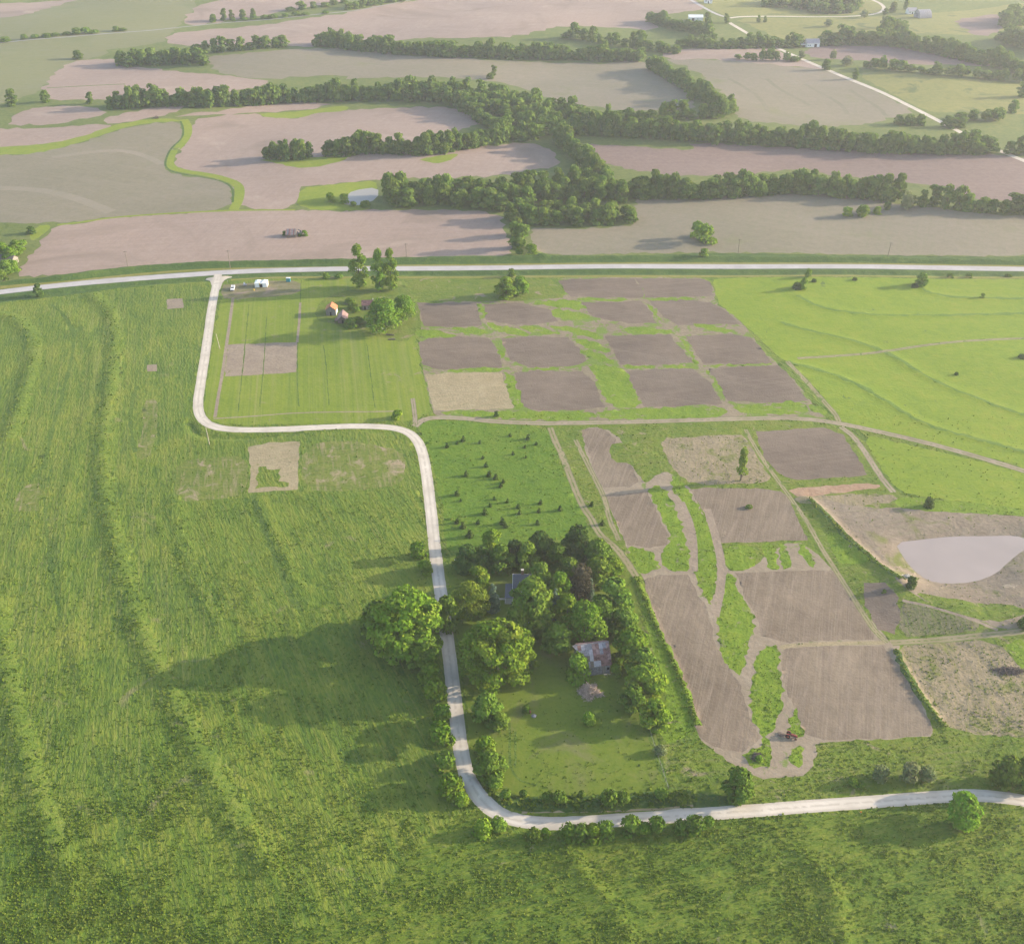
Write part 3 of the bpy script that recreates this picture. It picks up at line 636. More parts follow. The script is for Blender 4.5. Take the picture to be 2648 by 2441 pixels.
# ------------------------------------------------------------------ one shared triangulation, cut into one object per field
def build_ground():
    pts, edges = [], []
    rel = {}
    for (_, _, poly, cl, hw) in PATCH:
        b = len(pts)
        n = len(poly)
        pts += [Vector(p) for p in poly]
        edges += [(b + i, b + (i + 1) % n) for i in range(n)]
        if cl is not None: pts += [Vector(p) for p in cl]
    for line, h, wl, wr in RIDGES:
        c = resample(line, 2.0)
        t = np.gradient(c, axis=0)
        n = np.stack([-t[:, 1], t[:, 0]], 1) / (np.linalg.norm(t, axis=1)[:, None] + 1e-9)
        for k in (wl, wl * .6, wl * .3, 0, -wr * .3, -wr * .6, -wr):
            pts += [Vector(p) for p in c + n * k]
    def grid(x0, x1, y0, y1, s):
        xs, ys = np.arange(x0, x1, s), np.arange(y0, y1, s)
        X, Y = np.meshgrid(xs, ys)
        P = np.stack([X.ravel(), Y.ravel()], 1) + (RNG.random((X.size, 2)) - .5) * s * .7
        return P
    P = grid(-190, 190, 150, 330, 1.15)
    P = P[np.abs(P[:, 0]) < P[:, 1] * .50 + 45]
    Q = grid(-330, 330, 330, 620, 2.6)
    R = grid(-950, 950, 620, 1800, 11)
    S = grid(-3200, 3200, -1500, 4200, 190)
    S = S[~((np.abs(S[:, 0]) < 950) & (S[:, 1] > 150) & (S[:, 1] < 1800))]
    for A in (P, Q, R, S): pts += [Vector(p) for p in A]
    for c in ((-3300, -1600), (3300, -1600), (3300, 4300), (-3300, 4300)): pts.append(Vector(c))
    V, _, F, _, _, _ = delaunay_2d_cdt(pts, edges, [], 0, 1e-3, False)
    V = np.array([(v[0], v[1]) for v in V])
    F = np.array(F)
    own = owner(V[F].mean(1))
    Z = ground_h(V[:, 0], V[:, 1])
    # weedy relief: tufts and hummocks on the rough grass, clods on soil
    amp = np.zeros(len(V))
    relief = {'weedy': .2, 'front': .17, 'hay': .15, 'thin': .10, 'lush': .16, 'rough': .15, 'verge': .25, 'cedar_pasture': .15, 'patchy': .16, 'meadow': .06, 'soil': .05, 'soil_low': .05}
    base_amp = relief['hay']
    fa = np.array([relief.get(PATCH[o][1], 0) if o >= 0 else base_amp for o in own])
    cnt = np.zeros(len(V)); acc = np.zeros(len(V)); mn = np.full(len(V), 9.0)
    for k in range(3):
        np.add.at(acc, F[:, k], fa); np.add.at(cnt, F[:, k], 1); np.minimum.at(mn, F[:, k], fa)
    amp = np.where(mn < .02, 0, acc / np.maximum(cnt, 1))
    hx = vnoise(V[:, 0] / 1.5, V[:, 1] / 1.5) - .5 + .6 * (vnoise(V[:, 0] / 4.5 + 50, V[:, 1] / 4.5) - .5)
    Z = Z + amp * hx * 2.0 * np.clip((640 - V[:, 1]) / 60, 0, 1) * .8
    for oi in (-1, *range(len(PATCH))):
        sel = np.nonzero(own == oi)[0]
        if not len(sel): continue
        name, mat, cl, hw = ('grass_ground', 'weedy', None, 0) if oi < 0 else (PATCH[oi][0], PATCH[oi][1], PATCH[oi][3], PATCH[oi][4])
        f = F[sel]
        u, inv = np.unique(f, return_inverse=True)
        me = bpy.data.meshes.new(name)
        co = np.column_stack([V[u], Z[u]])
        me.vertices.add(len(u)); me.vertices.foreach_set('co', co.ravel())
        me.loops.add(3 * len(f)); me.loops.foreach_set('vertex_index', inv.ravel().astype(np.int32))
        me.polygons.add(len(f)); me.polygons.foreach_set('loop_start', np.arange(0, 3 * len(f), 3, dtype=np.int32))
        me.update(calc_edges=True)
        me.polygons.foreach_set('use_smooth', np.ones(len(f), bool))
        if cl is not None:
            d, _, _ = seg_dist(V[u], cl)
            a = me.attributes.new('across', 'FLOAT', 'POINT')
            a.data.foreach_set('value', (d / hw).astype(np.float32))
        me.materials.append(GM[mat])
        o = bpy.data.objects.new(name, me)
        o['kind'] = 'structure'
        COL.objects.link(o)
build_ground()

# ------------------------------------------------------------------ haze: one closed box of thin air
def build_haze():
    bm = bmesh.new()
    bmesh.ops.create_cube(bm, size=1)
    me = bpy.data.meshes.new('haze')
    bm.to_mesh(me); bm.free()
    o = bpy.data.objects.new('haze', me)
    top, bot = CAM_H + 14, -14.0
    o.scale = (6800, 6200, top - bot)
    o.location = (0, 1350, (top + bot) / 2)
    m = bpy.data.materials.new('haze_air')
    m.use_nodes = True
    nt = m.node_tree
    nt.nodes.remove(nt.nodes["Principled BSDF"])
    v = N(nt, "ShaderNodeVolumePrincipled")
    v.inputs["Color"].default_value = (.88, .89, 1.0, 1)
    v.inputs["Density"].default_value = HAZE
    v.inputs["Anisotropy"].default_value = .4
    link(nt, v.outputs[0], nt.nodes["Material Output"].inputs["Volume"])
    me.materials.append(m)
    o['kind'] = 'stuff'
    o['label'] = 'thin pale evening haze over the farmland'
    o['category'] = 'haze'
    COL.objects.link(o)
HAZE = .000115
build_haze()

# ------------------------------------------------------------------ helpers for things
def mesh_obj(name, verts, faces, mats, parent=None, mat_idx=None, smooth=False):
    me = bpy.data.meshes.new(name)
    verts = np.asarray(verts, np.float32)
    if isinstance(faces, np.ndarray):
        k = faces.shape[1]
        me.vertices.add(len(verts)); me.vertices.foreach_set('co', verts.ravel())
        me.loops.add(faces.size); me.loops.foreach_set('vertex_index', faces.astype(np.int32).ravel())
        me.polygons.add(len(faces)); me.polygons.foreach_set('loop_start', np.arange(0, faces.size, k, dtype=np.int32))
        me.update(calc_edges=True)
    else:
        me.from_pydata([tuple(map(float, v)) for v in verts], [], faces)
        me.update()
    if mat_idx is not None: me.polygons.foreach_set('material_index', np.asarray(mat_idx, np.int32))
    if smooth: me.polygons.foreach_set('use_smooth', np.ones(len(me.polygons), bool))
    for m in (mats if isinstance(mats, (list, tuple)) else [mats]): me.materials.append(m)
    o = bpy.data.objects.new(name, me)
    COL.objects.link(o)
    if parent is not None: o.parent = parent
    return o

def tag(o, label, cat, group=None, kind=None):
    o['label'], o['category'] = label, cat
    if group: o['group'] = group
    if kind: o['kind'] = kind
    return o

def empty(name, loc, rz=0.0, label=None, cat=None, group=None):
    o = bpy.data.objects.new(name, None)
    o.empty_display_size = .5
    o.location = loc
    o.rotation_euler = (0, 0, rz)
    COL.objects.link(o)
    if label: tag(o, label, cat, group)
    return o

# ------------------------------------------------------------------ foliage
def leaf_mat(name, dark, mid, light, trans=.32, var=.10):
    m = bpy.data.materials.new(name)
    m.use_nodes = True
    nt = m.node_tree
    nt.nodes.remove(nt.nodes["Principled BSDF"])
    oi = N(nt, "ShaderNodeObjectInfo")
    at_ = N(nt, "ShaderNodeAttribute", attribute_name='tint').outputs["Fac"]
    col = ramp(nt, at_, [(0, dark), (.5, mid), (1, light)])
    hsv = N(nt, "ShaderNodeHueSaturation")
    link(nt, maprange(nt, oi.outputs["Random"], 0, 1, .5 - .010, .5 + .010), hsv.inputs["Hue"])
    vv = N(nt, "ShaderNodeMath", operation='MULTIPLY_ADD')
    fr = N(nt, "ShaderNodeMath", operation='FRACT')
    ml = N(nt, "ShaderNodeMath", operation='MULTIPLY'); ml.inputs[1].default_value = 7.31
    link(nt, oi.outputs["Random"], ml.inputs[0]); link(nt, ml.outputs[0], fr.inputs[0])
    link(nt, fr.outputs[0], vv.inputs[0]); vv.inputs[1].default_value = 4 * var; vv.inputs[2].default_value = 1 - 2 * var
    link(nt, vv.outputs[0], hsv.inputs["Value"])
    link(nt, col, hsv.inputs["Color"])
    d, t = N(nt, "ShaderNodeBsdfDiffuse"), N(nt, "ShaderNodeBsdfTranslucent")
    mx = N(nt, "ShaderNodeMixShader"); mx.inputs[0].default_value = trans
    link(nt, hsv.outputs[0], d.inputs[0]); link(nt, hsv.outputs[0], t.inputs[0])
    link(nt, d.outputs[0], mx.inputs[1]); link(nt, t.outputs[0], mx.inputs[2])
    link(nt, mx.outputs[0], nt.nodes["Material Output"].inputs["Surface"])
    return m

LEAF = {
    'green': leaf_mat('leaf_green', (0.074, 0.144, 0.021), (0.124, 0.205, 0.026), (0.187, 0.259, 0.037), .24),
    'bright': leaf_mat('leaf_bright', (0.095, 0.191, 0.019), (0.157, 0.260, 0.023), (0.211, 0.260, 0.034), .24),
    'yellow': leaf_mat('leaf_yellow_green', (0.118, 0.180, 0.021), (0.187, 0.259, 0.029), (0.235, 0.259, 0.042), .35),
    'dark': leaf_mat('leaf_dark', (0.045, 0.088, 0.021), (0.079, 0.135, 0.027), (0.125, 0.188, 0.038), .3),
    'plum': leaf_mat('leaf_bronze', (0.062, 0.059, 0.040), (0.101, 0.093, 0.059), (0.147, 0.132, 0.081), .25),
    'blue': leaf_mat('leaf_blue_green', (0.070, 0.116, 0.070), (0.116, 0.178, 0.109), (0.171, 0.232, 0.147), .2),
    'pale': leaf_mat('leaf_pale', (0.132, 0.178, 0.070), (0.194, 0.240, 0.093), (0.240, 0.240, 0.124), .35),
    'far': leaf_mat('leaf_far', (0.068, 0.125, 0.025), (0.124, 0.198, 0.034), (0.187, 0.246, 0.046), .32),
}
def bark_mat(name, c1, c2):
    m, nt, b = nodes_of(name)
    geo = N(nt, "ShaderNodeTexCoord").outputs["Object"]
    link(nt, ramp(nt, noise(nt, geo, 2.5, 4, .7), [(.35, c1), (.65, c2)]), b.inputs["Base Color"])
    b.inputs["Roughness"].default_value = .95
    return m
BARK = bark_mat('bark', (.07, .055, .04), (.16, .13, .10))

def tube(path, radii, sides=6, v=None, f=None):
    v = [] if v is None else v
    f = [] if f is None else f
    b = len(v)
    path = [Vector(p) for p in path]
    for i, p in enumerate(path):
        d = (path[min(i + 1, len(path) - 1)] - path[max(i - 1, 0)]).normalized()
        a = d.cross(Vector((.3, .9, .2))).normalized()
        c = d.cross(a)
        for k in range(sides):
            t = 2 * math.pi * k / sides
            v.append(p + (a * math.cos(t) + c * math.sin(t)) * radii[i])
    for i in range(len(path) - 1):
        for k in range(sides):
            q = b + i * sides
            f.append((q + k, q + (k + 1) % sides, q + sides + (k + 1) % sides, q + sides + k))
    f.append(tuple(b + (len(path) - 1) * sides + k for k in range(sides)))
    return v, f

def cards(centres, normals, size, rng, elong=1.0):
    """irregular four-sided leaf clumps"""
    n = len(centres)
    normals = normals / (np.linalg.norm(normals, axis=1)[:, None] + 1e-9)
    r = rng.normal(size=(n, 3))
    a = np.cross(normals, r); a /= np.linalg.norm(a, axis=1)[:, None] + 1e-9
    b = np.cross(normals, a)
    s = (size * (.6 + .8 * rng.random(n)))[:, None] / 2
    V = np.empty((n, 4, 3))
    for k, (x, y) in enumerate(((-1, -.25), (.2, -1), (1, .3), (-.3, .9))):
        j = .75 + .5 * rng.random((n, 2))
        V[:, k] = centres + a * s * x * j[:, :1] * elong + b * s * y * j[:, 1:] + normals * s * (rng.random((n, 1)) - .5) * .7
    return V.reshape(-1, 3), np.arange(4 * n).reshape(n, 4)

def crown_data(seed, n_leaf, card, shape='round', lobes=14, base=.22, openness=.0):
    """unit tree: height 1, crown width 1 (half-width .5); leaf clumps on many lobes"""
    rng = np.random.default_rng(seed)
    L = []
    while len(L) < lobes:
        th = rng.random() * 2 * math.pi
        z = rng.random()
        if shape == 'round': prof = math.sin(math.pi * min(1, (z * .86 + .16))) ** .55
        elif shape == 'wide': prof = math.sin(math.pi * min(1, (z * .78 + .20))) ** .42
        elif shape == 'column': prof = .9 * min(1, .35 + 1.8 * z) * (1 - max(0, z - .6) ** 1.5 * 1.9)
        elif shape == 'cone': prof = (1 - z) ** .85 + .06
        elif shape == 'weep': prof = (.55 + .45 * math.sin(5 * z + seed)) * (1 - .55 * z)
        elif shape == 'shrub': prof = math.sin(math.pi * (z * .55 + .42)) ** .6
        else: prof = 1
        lr = {'cone': .13, 'column': .2, 'weep': .22}.get(shape, 1.02 / lobes ** .48 if lobes > 8 else .25) * (.7 + .6 * rng.random())
        rad = max(0, prof * .5 - lr * .75)
        rr = rad * (rng.random() ** .3)
        zz = base + (1 - base) * z * .93
        L.append((rr * math.cos(th), rr * math.sin(th), zz, lr, lr * (.62 if shape in ('round', 'wide', 'shrub') else .8) * .8))
    L = np.array(L)
    if shape in ('cone', 'column'):
        zs = np.linspace(base, .97, lobes)
        L[:, 2] = zs
        if shape == 'cone':
            L[:, 3] = .40 * (1 - (zs - base) / (1 - base)) * .8 + .07; L[:, :2] *= .35; L[:, 4] = .07
    w = L[:, 3] ** 2
    idx = rng.choice(len(L), n_leaf, p=w / w.sum())
    d = rng.normal(size=(n_leaf, 3)); d /= np.linalg.norm(d, axis=1)[:, None]
    d[:, 2] = np.where(d[:, 2] < -.35, -d[:, 2] * .6, d[:, 2])
    rr = np.where(rng.random(n_leaf) < .8, .84 + .22 * rng.random(n_leaf), .4 + .5 * rng.random(n_leaf))
    P = L[idx, :3] + d * rr[:, None] * np.stack([L[idx, 3], L[idx, 3], L[idx, 4]], 1)
    # clumpy drop-outs give gaps
    if openness:
        h = np.sin(P[:, 0] * 23 + seed) + np.sin(P[:, 1] * 21 + 2 * seed) + np.sin(P[:, 2] * 25 + 3 * seed)
        keep = h < 2.2 - 2.2 * openness
        P, d, idx = P[keep], d[keep], idx[keep]
    lt = rng.random(lobes)
    tint = np.clip(.15 + .5 * lt[idx] + .5 * (rng.random(len(P)) - .3), 0, 1)
    return P, d, tint, L

def trunk_data(L, base, h, w, rng, r0, lean=0.0):
    v, f = [], []
    top = .62
    path = [(0, 0, -.4), (0, 0, .3), (lean * .3, 0, h * base * .6), (lean * .5, .1, h * .4), (lean * .7, 0, h * top)]
    tube(path, [r0 * 1.35, r0 * 1.05, r0 * .85, r0 * .55, r0 * .2], 7, v, f)
    for q in L[np.argsort(-L[:, 3])[:7]]:
        a = Vector((lean * .4, 0, h * (base * .6 + .25 * rng.random() * max(.1, q[2] - base))))
        e = Vector((q[0] * w, q[1] * w, q[2] * h))
        m = a.lerp(e, .5) + Vector((0, 0, -.06 * h * rng.random()))
        tube([a, m, e], [r0 * .42, r0 * .28, r0 * .08], 5, v, f)
    return v, f

class Species:
    """crown and trunk meshes built once in metres, shared by every copy"""
    n = 0
    def __init__(s, name, kind, leaf, h, w, n_leaf, card, shape='round', lobes=14, base=.22, openness=0.0, r0=None, trunk=True, seed=None):
        Species.n += 1
        seed = seed or Species.n * 13 + 5
        rng = np.random.default_rng(seed + 1000)
        P, d, tint, L = crown_data(seed, n_leaf, card, shape, lobes, base, openness)
        P = P * np.array([w, w, h])
        d = d + rng.normal(size=d.shape) * .5
        d[:, 2] += .25
        V, F = cards(P, d, card, rng)
        s.name, s.kind, s.h, s.w = name, kind, h, w
        o = mesh_obj('crown', V, F, LEAF[leaf])
        a = o.data.attributes.new('tint', 'FLOAT', 'FACE')
        a.data.foreach_set('value', tint.astype(np.float32))
        s.crown = o.data
        bpy.data.objects.remove(o)
        s.raw = (V, F, tint)
        s.trunk = None
        if trunk:
            tv, tf = trunk_data(L, base, h, w, rng, r0 or h * .018 + .05)
            o = mesh_obj('trunk', tv, tf, BARK)
            s.trunk = o.data
            bpy.data.objects.remove(o)
    def place(s, p, label, group=None, h=None, w=None, rz=None, cat=None):
        h, w = h or s.h, w or s.w
        rz = random.uniform(0, 6.28) if rz is None else rz
        sc = (w / s.w, w / s.w, h / s.h)
        cat = cat or ('shrub' if 'shrub' in s.kind else 'tree')
        if s.trunk is None:
            o = bpy.data.objects.new(s.kind, s.crown)
            COL.objects.link(o)
            o.location, o.scale, o.rotation_euler = p, sc, (0, 0, rz)
            return tag(o, label, cat, group)
        r = empty(s.kind, p, rz, label, cat, group)
        r.scale = sc
        for nm, me in (('trunk', s.trunk), ('crown', s.crown)):
            o = bpy.data.objects.new(nm, me)
            COL.objects.link(o)
            o.parent = r
        return r

FAR = [Species('far', 'deciduous_tree', 'far', 12, 11, 1500, 1.3, 'round', 24, .02, .12, seed=s) for s in (11, 12, 13, 14)] + \
      [Species('far', 'deciduous_tree', 'far', 14, 10, 1500, 1.3, 'column', 16, .03, .1, seed=s) for s in (21, 22)] + \
      [Species('far', 'deciduous_tree', 'far', 11, 13, 1600, 1.35, 'wide', 26, .02, .15, seed=s) for s in (31, 32, 33)]
FARPALE = [Species('far', 'deciduous_tree', 'pale', 10, 8, 800, 1.1, 'round', 13, .12, .25, seed=s) for s in (41, 42)]
BUSH = [Species('bush', 'shrub', 'green', 3, 4, 650, .55, 'shrub', 12, .02, trunk=False, seed=s) for s in (51, 52, 53)]
BUSHB = [Species('bush', 'shrub', 'bright', 4, 5, 1100, .55, 'shrub', 14, .02, trunk=False, seed=s) for s in (61, 62, 63)]
BUSHD = [Species('bush', 'shrub', 'dark', 3, 4, 900, .5, 'shrub', 12, .02, trunk=False, seed=s) for s in (71, 72)]
CEDAR = [Species('cedar', 'cedar_sapling', 'dark', 1.9, 1.7, 420, .38, 'cone', 8, .03, trunk=False, seed=s) for s in (81, 82, 83)]

# ------------------------------------------------------------------ hedgerows and woods beyond the highway
TREES = []    # (x, y, species list, height, width, label, group)
def row(s, label, group, sp=6.5, h=(10, 14), wid=(7, 10), depth=1, jit=1.6, species=None, gap=0.0):
    c = resample(parse(s), 2, False, 1)
    seg = np.linalg.norm(np.diff(c, axis=0), axis=1)
    S = np.concatenate([[0], np.cumsum(seg)])
    n = max(1, int(S[-1] / sp))
    for k in range(depth):
        for i in range(n):
            if random.random() < gap: continue
            t = (i + .5 + .5 * (k % 2)) * S[-1] / n
            x, y = np.interp(t, S, c[:, 0]), np.interp(t, S, c[:, 1])
            x += random.uniform(-jit, jit); y += random.uniform(-jit, jit) + k * sp * .95
            hh = 1.1 * random.uniform(*h) * (.80 + .34 * math.sin(t / 17.0) ** 2) * random.choice((.7, .9, 1, 1, 1.12))
            TREES.append((x, y, species or FAR, hh, random.uniform(*wid) * random.uniform(1.0, 1.45), label, group))
def wood(s, label, group, sp=7.0, h=(11, 14), wid=(8, 11), species=None):
    poly = parse(s)
    lo, hi = poly.min(0), poly.max(0)
    got = []
    for _ in range(int((hi - lo)[0] * (hi - lo)[1] / sp / sp * 14)):
        p = lo + RNG.random(2) * (hi - lo)
        if not inside(p[None], poly)[0]: continue
        if any((p[0] - q[0]) ** 2 + (p[1] - q[1]) ** 2 < sp * sp for q in got): continue
        got.append(p)
    for p in got: TREES.append((p[0], p[1], species or FAR, random.uniform(*h) * random.choice((.75, .92, 1, 1.1)), random.uniform(*wid) * random.uniform(1.0, 1.4), label, group))

wood("F 748,384 900,383 1050,374 1120,366 1190,367 1222,395 1120,397 1000,414 985,412 850,404 752,403", "tree in the dense wood running right from the small pale pond", "trees of the pond wood", 7.2, (12, 15))
wood("F 995,428 1060,424 1240,425 1246,436 1150,442 1020,440 992,447", "tree in the rounded grove jutting into the pale crop field", "trees of the jutting grove", 6.5, (10, 12.5), (7, 10))
row("F 1090,275 1120,305 1148,335 1185,362", "tree in the thick hedgerow climbing from the middle wood to the pond wood", "trees of the climbing hedgerow", 6, (11, 13), depth=2)
row("F 1205,386 1320,390 1400,388 1480,384 1560,378 1640,385 1700,390 1760,397", "tree in the hedgerow above the pale crop field, right of the pond wood", "hedgerow trees above the crop field", 6.5, (10, 14.5), depth=2)
row("F 1770,402 1850,405 1900,415 1960,418 2040,420 2120,425", "tree at the right end of the hedgerow above the pale crop field", "trees at the hedgerow's right end", 7, (8, 12), depth=1)
row("F 640,305 700,303 780,302 860,302 900,293 950,285 1000,276 1050,272", "tree in the row bordering the pink field above the pond", "trees above the pond field", 6.2, (10, 13), depth=2)
row("F 518,312 545,313 575,314 603,311", "tree in the small clump standing out in the pink field", "clump of trees in the pink field", 5, (9, 12), (6, 8), 2)
row("F 210,214 280,210 340,207 400,210 470,207 560,202 640,199 720,196 790,197", "tree in the long left belt below the striped pink field", "trees of the long left belt", 7, (10, 14), depth=2)
wood("F 780,182 870,179 960,195 1060,210 1110,225 1160,242 1110,262 1060,264 1020,252 950,227 900,217 850,204 780,198", "tree in the broad middle wood where the tree belts meet", "trees of the middle wood", 8, (11, 14), (9, 12))
row("F 905,216 940,237 985,262", "pale green tree in the spur below the middle wood", "trees of the spur", 6, (8, 10), depth=1)
row("F 1110,262 1180,265 1250,270 1324,275 1400,280 1500,283 1600,292 1700,299 1800,302 1900,302 1945,299", "tree in the long right belt above the dark plum field", "trees of the long right belt", 7, (10, 14), depth=2)
row("F 1120,245 1200,241 1280,238 1350,234 1425,229", "tree in the upper row beside the right belt", "trees of the upper row", 8, (9, 13), depth=1)
row("F 1268,135 1310,155 1350,180 1390,205 1430,227", "tree in the slanting hedgerow left of the contour striped field", "trees of the slanting hedgerow", 6.5, (10, 13), depth=2)
row("F 620,88 700,100 760,105 820,110 900,113 1000,114 1100,117 1180,119 1260,120", "tree in the far belt along the top of the middle crop field", "trees of the far belt", 8.5, (9, 13), (8, 11), 2)
row("F 1100,74 1180,84 1260,97 1330,106", "tree in the far row behind the far belt", "trees of the far back row", 9, (9, 13), (8, 11), 1)
row("F 1324,93 1390,95 1450,95 1510,94 1570,93", "tree in the row left of the white country road", "trees left of the country road", 9, (8, 11), (8, 11), 2)
row("F 1265,43 1300,52 1340,62 1390,72", "tree in the short row by the far white house", "trees by the far white house", 9, (9, 12), (8, 11), 2)
wood("F 222,128 275,118 320,117 390,116 403,128 340,128 290,130 250,133", "tree in the round wood at the upper left", "trees of the upper left wood", 8, (11, 14), (9, 12))
row("A1 1110,312 1200,305 1300,300 1450,285 1660,272", "tree in the row trailing right from the upper left wood", "trees trailing from the upper left wood", 8, (9, 12), (8, 10), 1)
row("A1 1790,268 1900,268 2005,270 A2 0,260 60,262", "tree at the left tip of the far belt", "trees at the far belt's tip", 9, (8, 12), (8, 10), 1)
row("A3 830,262 950,262 1100,258 1250,268 1400,295 1600,335 1800,385 2005,430 2150,470", "dark tree in the hazy belt at the upper right", "trees of the upper right belt", 8.5, (10, 14), (9, 12), 2)
row("A3 1150,235 1270,200 1330,195", "tree behind the hazy upper right belt", "trees behind the upper right belt", 9, (11, 14), (9, 12), 2)
row("A3 1880,250 1960,270 2080,300 2200,340", "tree on the hazy slope at the right edge", "trees on the right slope", 9, (11, 15), (9, 12), 3)
row("A3 1900,170 1990,140 2100,120", "tree in the topmost right corner wood", "trees of the right corner wood", 10, (12, 15), (10, 13), 3)
wood("A3 500,40 700,58 800,80 1000,84 1050,60 1050,20 700,5 560,10", "tree in the far wood at the top edge of the view", "trees of the top edge wood", 10, (11, 14), (10, 13))
row("A3 1060,392 1150,395 1250,404 1500,435 1700,445 1850,465 2040,480", "pale thin tree in the ragged row above the light green pasture", "ragged trees above the green pasture", 8, (6, 9), (6, 9), 1, species=FARPALE)
row("A3 1265,715 1320,722 1380,722 1430,725", "tree in the dark clump beside the white country road", "clump beside the country road", 6, (7, 9), (6, 8), 1)
row("A3 1620,680 1700,695 1800,700 1900,690", "pale bushy tree in the pasture right of the country road", "bushy trees right of the road", 7, (6, 8), (7, 9), 1, species=FARPALE)
row("A3 1540,725 1600,742 1660,735", "tree where the long right belt meets the country road", "trees where belt meets road", 6, (8, 10), (7, 9), 1)
row("A3 340,335 400,345 440,348 560,350 700,358", "pale tree in the low row left of the country road", "low trees left of the road", 7, (5, 8), (6, 8), 1, species=FARPALE)
row("A3 1900,885 1960,890 2040,880 2100,890", "tree at the right edge beside the country road", "right edge roadside trees", 6, (9, 12), (8, 10), 1)
row("A2 -10,62 100,40 200,20 330,8", "tree along the far road at the top", "trees along the top road", 10, (7, 10), (9, 12), 1)
row("A1 1640,68 1750,55 1880,40 2005,15", "low tree lining the top road", "low trees lining the top road", 12, (5, 8), (8, 12), 1, gap=.2)

row("A1 0,242 120,232 300,212 420,200 560,192 740,176", "low bush in the hedge along the far diagonal road at the upper left", "hedge bushes along the far road", 9, (2.5, 5), (6, 10), 1, species=FARPALE + BUSH, gap=.15)
row("A1 1320,128 1500,112 1700,95 1900,78", "low bush on the right part of the far diagonal road", "bushes on the far road's right part", 11, (3, 5), (6, 9), 1, species=BUSH, gap=.25)
# single far trees, each with its own label
def one(sheet, x, y, label, h, w, species=None, group=None):
    p = at(sheet, [(x, y)])[0]
    TREES.append((p[0], p[1], species or FAR, h, w, label, group))
one('A1', 75, 610, "lone round tree at the far left beside the grass band", 13, 11)
one('A1', 265, 590, "second lone tree, on the grass corner right of the far left tree", 10, 8)
one('A1', 520, 600, "lone tree at the left tip of the long left belt", 9, 8)
one('A1', 450, 342, "round bush at the top left corner of the striped pink field", 8, 11)
one('A1', 1230, 130, "leftmost lone tree above the far diagonal road", 8, 9)
one('A1', 1290, 122, "tall lone tree above the far diagonal road", 12, 9)
one('A1', 1335, 116, "slim lone tree above the far diagonal road", 10, 7)
one('A1', 1400, 110, "fourth lone tree above the far diagonal road", 10, 8)
one('A1', 1460, 100, "rightmost lone tree above the far diagonal road", 9, 6)
one('F', 1015, 486, "big rounded tree at the hedgerow end just above the highway", 15, 13)
one('F', 1012, 462, "tree behind the big rounded tree near the highway", 11, 10)
one('B3', 985, 402, "smaller of two pale round bushes in the crop field", 5.5, 7.5, BUSHB)
one('B3', 1075, 398, "larger of two pale round bushes in the crop field", 7, 9, BUSHB)
one('B3', 1160, 386, "small pale bush right of the two round bushes", 4.5, 6, BUSHB)
one('B3', 1322, 362, "pale willowy tree in front of the hedgerow", 12, 9, FARPALE)
one('B3', 1215, 362, "dark small tree left of the pale willowy tree", 6, 5)
one('A3', 640, 258, "left slim tree beside the white far barn", 9, 6)
one('A3', 705, 248, "right slim tree beside the white far barn", 8, 5)
one('A3', 720, 345, "pale tree below the white far barn", 8, 7, FARPALE)
one('A3', 905, 345, "taller pale tree below the plum field's left end", 9, 7, FARPALE)
one('A3', 985, 378, "wide pale tree below the plum field's left end", 8, 11, FARPALE)
one('A3', 865, 402, "dark tree right beside the white country road", 9, 9)
one('A3', 1032, 455, "slim tree beside the country road", 9, 6)
one('A3', 1118, 390, "small tree on the pasture's top edge", 6, 5)
one('A3', 1252, 402, "taller dark tree on the pasture's top edge", 9, 7)
one('A3', 1495, 428, "bigger tree in the middle of the ragged pasture row", 10, 10)
one('A3', 1868, 462, "dark tree near the right end of the ragged pasture row", 8, 8)
one('A3', 475, 130, "left of two small trees in the far pasture", 7, 5)
one('A3', 512, 130, "right of two small trees in the far pasture", 6, 4.5)
one('A3', 880, 155, "loose pale tree in the far pasture", 7, 10, FARPALE)
one('A3', 1195, 160, "tall pale tree in the far pasture", 11, 8, FARPALE)
one('A3', 1250, 75, "left tree beside the domed far shed", 11, 10)
one('A3', 1325, 55, "tall tree behind the domed far shed", 12, 7)
one('A3', 1385, 100, "dark tree in front of the domed far shed", 8, 6)
one('A3', 1205, 88, "tree at the bend of the far white road", 7, 7)
one('A3', 1085, 105, "pale tree below the bend of the far white road", 9, 9, FARPALE)
one('A3', 290, 135, "tree beside the far road fork", 9, 8)
one('A3', 180, 130, "tree right of the long white farm shed", 10, 9)
one('A2', 840, 440, "young tall tree poking up above the middle wood", 9, 6)
one('A2', 820, 455, "low tree at the foot of the young tall tree", 5, 8)
one('A2', 1970, 580, "tree at the right end of the middle crop field", 8, 7)
one('A3', 1940, 650, "dark tree on the pasture's right edge", 10, 9)
one('A3', 1990, 560, "big dark tree at the right edge above the pasture", 12, 11)
one('B1', 1985, 325, "round bush beside the small pale pond", 6, 7, BUSHB)
one('B1', 1905, 318, "bush at the left of the small pale pond", 5.5, 7, BUSHB)
one('B2', 100, 350, "bush at the lower edge of the small pale pond", 5, 7, BUSH)
one('B2', 30, 340, "small bush at the lower left of the small pale pond", 3.5, 4.5, BUSH)

